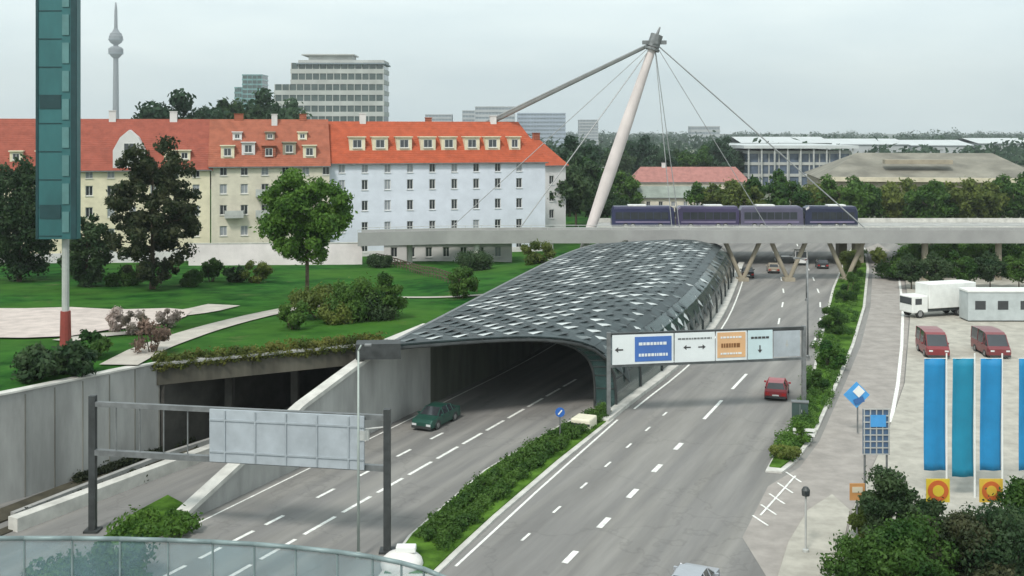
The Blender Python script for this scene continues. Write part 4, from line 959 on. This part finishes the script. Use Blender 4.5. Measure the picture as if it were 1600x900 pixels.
def on(px,zf,off=-.32): p=a.lerp(b,X(px)); return Vector((p.x,p.y+off,zlo+(zhi-zlo)*zf))
def panel(px0,px1,m,f0=0,f1=1,off=-.3,name='sign_panel',th=.08):
    p=a.lerp(b,X(px0)); q=a.lerp(b,X(px1)); zz0=zlo+(zhi-zlo)*f0; zz1=zlo+(zhi-zlo)*f1
    return wall_run(MB(),[Vector((p.x,p.y+off,zz1)),Vector((q.x,q.y+off,zz1))],th,[zz0]*2).build(name,m,t,True)
panel(956,1049,sgw); panel(1051,1113,sgw); panel(1115,1163,sgw); panel(1165,1204,sgc); panel(1206,1248,signback,.05,.95)
panel(990,1046,sgb,.08,.92,-.36,'blue_field',.03); panel(1117,1161,sgo,.1,.97,-.36,'orange_field',.03)
rt=(b-a).normalized()
def arrow(px,zf,dirx,dirz,s,m,off=-.385):
    c=on(px,zf,off); u=(rt*dirx+Vector((0,0,dirz))); u.normalize(); v=rt*(-dirz)+Vector((0,0,dirx)); v.normalize(); q=MB()
    for o_ in (0,.012):
        dd=Vector((0,o_,0)); q.face([c+u*s*.6+dd,c+v*s*.38+u*s*.1+dd,c-v*s*.38+u*s*.1+dd]); q.face([c+v*s*.1+u*s*.1+dd,c+v*s*.1-u*s*.6+dd,c-v*s*.1-u*s*.6+dd,c-v*s*.1+u*s*.1+dd])
    q.build('arrow',m,t,True)
arrow(966,.5,-1,0,.55,blk,-.36); arrow(1070,.5,-1,0,.5,blk,-.36); arrow(1093,.5,1,0,.5,blk,-.36)
arrow(1184,.35,0,-1,.5,blk,-.36); arrow(1227,.5,0,-1,.45,steel_l,-.36)
def lines(px0,px1,zs,m,hh=.09,off=-.39,seed=1):
    rq=random.Random(seed); q=MB()
    for zf in zs:
        x=px0
        while x<px1-1:
            w=rq.uniform(2,5.5); x2=min(px1,x+w); p=on(x,zf,off); p2=on(x2,zf,off); wall_run(q,[Vector((p.x,p.y,p.z+hh)),Vector((p2.x,p2.y,p2.z+hh))],.02,[p.z-hh]*2); x=x2+1.2
    q.build('lettering',m,t,True)
lines(996,1040,(.3,.68),sgw,.11,seed=3); lines(1123,1154,(.52,),mat('sign_brown',(.2,.09,.03),.5,.1,1),.16,seed=4); lines(1122,1156,(.24,.8),sgw,.07,seed=8); lines(1170,1199,(.75,),blk,.08,-.36,seed=5); lines(1056,1108,(.8,),steel,.06,-.36,seed=6)
# ------------------------------------------------------------------ right side furniture
# blue direction sign by the side street
p=G(1340,676,.13); zc_=D(1340,616,p.y).z
t=thing('blue_sign','bright blue diamond-shaped board on a post beside the side street','sign',p)
MB().tube((0,0,0),(0,0,zc_-.1),.06,n=8).build('post',steel,t)
for (x,z,s,m) in ((-.1,zc_-.15,1.35,mat('sky_blue_board',(.07,.3,.62),.4,.1,1)),(.05,zc_+.1,.62,white_p)):
    MB().box((x,-.08 if m!=white_p else -.13,z),(s,.05,s),M=Matrix.Rotation(R(45),4,'Y')).build('board',m,t)
MB().box((.05,-.17,zc_-.55),(.75,.04,.4),M=Matrix.Rotation(R(-20),4,'Y')).build('arrow',mat('deep_blue',(.04,.12,.3),.4,.1,1),t)
# lattice sign
p=G(1390,850,.12)+Vector((0,2.2,0)); zt_=D(1390,642,p.y).z; zb_=D(1390,712,p.y).z
t=thing('lattice_sign','dark blue gridded sign board above the column bush at right','sign',p)
w=1.35
for x in (-w*.45,w*.45): MB().tube((x,0,-.1),(x,0,zt_),.06,n=8).build('post',steel,t)
MB().bb((-w/2-.06,-.1,zb_-p.z*0),(w/2+.06,-.02,zt_)).build('board',mat('slate_blue_board',(.07,.12,.2),.45,.15,1),t)
q=MB()
for k in range(5): x=-w/2+w*k/4; q.bb((x-.03,-.16,zb_),(x+.03,-.11,zt_))
for k in range(8): z=zb_+(zt_-zb_)*k/7; q.bb((-w/2-.05,-.155,z-.03),(w/2+.05,-.112,z+.03))
q.build('lattice',steel_l,t)
MB().bb((-.35,-.2,zt_-.95),(.5,-.165,zt_-.3)).build('sign_face',mat('sky_blue_board',(0,0,0)),t)
# flags
flagm=mat('flag_blue',(.012,.2,.42),.65,.1,.6); flagt=mat('flag_teal',(.008,.2,.32),.65,.1,.6)
for i,(px,m,lab) in enumerate(((1459,flagm,'leftmost tall blue vertical flag hanging on a white pole'),(1503,flagt,'second tall flag, teal blue, right of the leftmost blue flag'),(1546,flagm,'third tall blue vertical flag, right of the teal one'),(1606,flagm,'fourth tall blue flag at the right edge of the picture'))):
    p=G(px+20,778,.12); zt_=D(px,560,p.y).z; zb_=D(px,735 if i!=1 else 745,p.y).z
    t=thing('flag',lab,'flag',p,0,'tall blue flags')
    MB().tube((0,0,0),(0,0,zt_+.3-p.z),.06,.045,10).tube((0,0,zt_-p.z),(-1.35,0,zt_-p.z),.025,n=6).build('pole',white_p,t)
    q=MB(); nx,nz=8,14
    for a_ in range(nx):
        for b_ in range(nz):
            f=lambda i_,j_:(-.06-1.27*i_/nx,.07*math.sin(i_*.9+j_*.12+i)+.03*math.sin(j_*.35),zb_-p.z+(zt_-zb_)*j_/nz)
            pass
    q.v=[f(a_,b_) for a_ in range(nx+1) for b_ in range(nz+1)]
    for a_ in range(nx):
        for b_ in range(nz): q.f.append((a_*(nz+1)+b_,(a_+1)*(nz+1)+b_,(a_+1)*(nz+1)+b_+1,a_*(nz+1)+b_+1)); q.m.append(0)
    c=q.build('cloth',m,t,smooth=True); sm=c.modifiers.new('s','SOLIDIFY'); sm.thickness=.012
    q=MB()
# yellow round sign and orange sign
for i,(px,py,r_,col,lab) in enumerate(((1465,766,.55,(.6,.45,.04),'round yellow and orange sign above the brownish bushes at right'),(1339,768,.42,(.5,.26,.1),'small square orange-brown sign at the left of the thicket'),(1548,766,.5,(.6,.4,.05),'second yellow orange sign below the third blue flag'))):
    p=G(px,py+80,.12); zc_=D(px,py,p.y).z-p.z; t=thing('round_sign' if i!=1 else 'small_sign',lab,'sign',p)
    MB().tube((0,0,0),(0,0,zc_),.05,n=8).build('post',steel,t)
    m=mat('sign_yellow%d'%i,col,.5,.1,1)
    if i!=1:
        MB().box((0,-.04,zc_),(1.25,.05,1.25)).build('board',m,t); MB().tube((0,-.07,zc_),(0,-.1,zc_),r_,n=28).build('ring',mat('sign_rust',(.5,.12,.03),.5,.1,1),t); MB().tube((0,-.101,zc_),(0,-.12,zc_),r_*.55,n=24).build('centre',m,t)
    else: MB().box((0,-.04,zc_),(.8,.05,.9)).build('board',m,t); MB().box((0,-.08,zc_+.12),(.55,.02,.3)).build('panel',mat('sign_cream',(.6,.55,.42),.5,.1,1),t)
# slim post on the traffic island
p=G(1259,862,.12); zt_=D(1259,763,p.y).z; t=thing('signal_post','slim post with a small dark round head on the traffic island','signal',p)
MB().tube((0,0,0),(0,0,zt_-.1),.06,.05,8).lathe((0,0,0),[(.16,0),(.16,.12),(.06,.16)],12).build('post',steel_l,t); MB().lathe((0,0,zt_-.55),[(.05,0),(.2,.06),(.22,.35),(.12,.5),(.02,.52)],16).build('head',steel_d,t)
MB().tube((0,-.2,zt_-.3),(0,-.24,zt_-.3),.1,n=14).build('lens',glass_d,t)
# white sign and cabinet on verge
p=G(1256,690,.18); t=thing('chevron_board','low white striped board on the verge near its tip','sign',p,-R(10))
for x in (-.6,.6): MB().tube((x,0,0),(x,0,.9),.04,n=6).build('post',steel,t)
for z in (.38,.72): MB().bb((-.75,-.06,z),(.75,-.02,z+.22)).build('board',white_p,t)
p=G(1250,655,.18); t=thing('utility_cabinet','dark grey-green utility cabinet among the verge bushes','cabinet',p,-R(15))
MB().bb((-.6,-.3,0),(.6,.3,1.3)).build('body',mat('cabinet_green',(.05,.08,.075),.5,.1,1),t,bevel=.03); MB().bb((-.65,-.35,1.303),(.65,.35,1.38)).build('lid',steel,t); MB().bb((-.01,-.32,.1),(.01,-.303,1.2)).bb((.1,-.34,.6),(.14,-.303,.8)).build('handle',steel_l,t)
p=G(1213,590); 
# lamp posts in the distance
lamp_mast('tall slim lamp on the verge right of the white signs',G(1262,560,.18),9.5,-1.8,.1,steel)
lamp_mast('lamp post at the far end of the right carriageway before the bridge',G(1260,470,.0),5.2,-1.0,.09,steel)
# ------------------------------------------------------------------ near left: glass noise screen, rounded block
gl=glass('screen_glass',(.2,.32,.36),.06,alpha=.27)
t=thing('glass_screen','bluish glass noise screen with steel rail along the bottom left edge','screen',G(300,960))
sp=[D(-200,842,48),D(0,841,48.5),D(150,841,49),D(300,845,49),D(430,852,48.5),D(560,866,47.5),D(650,884,46.5),D(700,905,45.5)]
sp=smooth_line(sp,1)
q=MB()
for a_,b_ in zip(sp,sp[1:]): q.face(((a_.x,a_.y,.5),(b_.x,b_.y,.5),tuple(b_),tuple(a_)))
g_=q.build('glazing',gl,t,True); sm=g_.modifiers.new('s','SOLIDIFY'); sm.thickness=.04
q=MB()
for a_,b_ in zip(sp,sp[1:]): q.tube(a_,b_,.11,n=8)
q.build('top_rail',mat('pale_teal_steel',(.2,.26,.26),.5,.15,1,metal=.2),t,True,smooth=True)
q=MB(); wall_run(q,[Vector((p.x,p.y,.5)) for p in sp],.3,-.02); q.build('plinth',concrete,t,True)
for p in resample(sp,4.0): MB().tube((p.x,p.y,.5),(p.x,p.y,p.z),.05,n=8).build('post',MATS['pale_teal_steel'],t,True)
p=G(628,888); t=thing('rounded_block','white rounded block at the foot of the right gantry post beside the hedge','block',p)
MB().lathe((0,0,0),[(1.0,0),(1.08,.25),(1.0,.5),(.75,.72),(.4,.82),(.01,.86)],24).build('body',mat('white_block',(.68,.66,.63),.7,.1,1),t,smooth=True)
MB().bb((-.3,-.15,.8),(.7,.4,1.12)).build('cap',white_p,t,bevel=.06)
# ------------------------------------------------------------------ teal tower at left
Y=80.0; p=D(95,400,Y); gz=h(p.x,Y); zb_=D(97,372,Y).z; zt_=D(97,-60,Y).z
t=thing('advertising_tower','tall teal panelled advertising tower on a slim grey stem with red base','tower',(p.x,Y,gz))
w=3.0; teal=mat('teal_panel',(.03,.12,.125),.4,.2,.35,detail=9,stretch=(0,(1,1,.4))); teald=mat('dark_teal',(.012,.045,.05),.4,.2,.6); teall=mat('light_teal',(.09,.2,.2),.4,.15,.8)
zb=zb_-gz; zt=zt_-gz
CS=MB().bb((-w/2,-.8,zb),(w/2,-.1,zt))
MB().bb((w/2-.42,-.9,zb),(w/2-.02,-.803,zt)).bb((-w/2+.02,-.86,zb),(-w/2+.2,-.803,zt)).build('edge_strip',teald,t)
q=MB(); k=0; z=zb+.5
while z<zt-1: q.bb((w/2-1.05,-.87,z),(w/2-.55,-.803,z+1.5)); z+=2.05
q.build('light_panel',teall,t)
q=CS; z=zb+.2
while z<zt: q.bb((-w/2+.23,-.84,z),(w/2-1.1,-.803,z+.06),1); z+=2.05
for zz in (zb+1.5,zb+9.5): q.bb((-w/2+.3,-.85,zz),(w/2-1.15,-.8045,zz+1.0),1)
q.build('casing',[teal,teald],t)
MB().tube((.35,0,2.6),(.35,0,zb),.26,n=12).build('stem',steel_l,t)
MB().tube((.35,0,-.3),(.35,0,2.6),.42,.36,12).build('base',mat('red_base',(.25,.05,.04),.6,.15,1),t)
# ------------------------------------------------------------------ haze
z1=345
o=MB().bb((-6000,-150,-1.25),(6000,6000,z1)).build('haze',mat('haze',(1,1,1))); struct(o,'stuff')
m=bpy.data.materials.new('haze_air'); m.use_nodes=True; nt=m.node_tree; nt.nodes.remove(nt.nodes['Principled BSDF'])
pv=nt.nodes.new('ShaderNodeVolumePrincipled'); pv.inputs['Color'].default_value=(.86,.92,.95,1); pv.inputs['Density'].default_value=.00016; pv.inputs['Anisotropy'].default_value=.2
nt.links.new(pv.outputs[0],nt.nodes['Material Output'].inputs['Volume']); o.data.materials.clear(); o.data.materials.append(m)
# ------------------------------------------------------------------ light
EL,AZ=R(50),R(205)   # sun elevation; azimuth clockwise from +Y
w=bpy.data.worlds.new('World'); scene.world=w; w.use_nodes=True; nt=w.node_tree; N=nt.nodes; L=nt.links
bg=N['Background']; sky=N.new('ShaderNodeTexSky'); sky.sky_type='NISHITA'; sky.sun_disc=False; sky.sun_elevation=EL; sky.sun_rotation=AZ; sky.air_density=1.0; sky.dust_density=3.0; sky.ozone_density=1.0
tc=N.new('ShaderNodeTexCoord'); mp=N.new('ShaderNodeMapping'); mp.inputs['Scale'].default_value=(1,1,5); L.new(tc.outputs['Generated'],mp.inputs[0])
nz=N.new('ShaderNodeTexNoise'); nz.inputs['Scale'].default_value=2.2; nz.inputs['Detail'].default_value=7; nz.inputs['Roughness'].default_value=.55; L.new(mp.outputs[0],nz.inputs['Vector'])
rp=N.new('ShaderNodeValToRGB'); rp.color_ramp.elements[0].position=.3; rp.color_ramp.elements[1].position=.7; rp.color_ramp.elements[0].color=(4.7,5.6,5.9,1); rp.color_ramp.elements[1].color=(7.0,7.7,7.5,1); L.new(nz.outputs['Fac'],rp.inputs[0])
mx=N.new('ShaderNodeMixRGB'); mx.inputs[0].default_value=.88; L.new(sky.outputs[0],mx.inputs[1]); L.new(rp.outputs[0],mx.inputs[2]); L.new(mx.outputs[0],bg.inputs['Color']); bg.inputs['Strength'].default_value=.093
sl=bpy.data.lights.new('sun','SUN'); sl.energy=1.5; sl.angle=R(10); sl.color=(1,.96,.9); so=bpy.data.objects.new('sun',sl); C.objects.link(so)
sdir=Vector((math.sin(AZ)*math.cos(EL),math.cos(AZ)*math.cos(EL),math.sin(EL))); so.rotation_euler=sdir.to_track_quat('Z','Y').to_euler(); so.location=(0,-20,80)
scene.view_settings.view_transform='Standard'; scene.view_settings.look='None'; scene.view_settings.gamma=1; scene.view_settings.exposure=.88
scene.cycles.volume_bounces=0; scene.cycles.max_bounces=6; scene.cycles.transparent_max_bounces=12
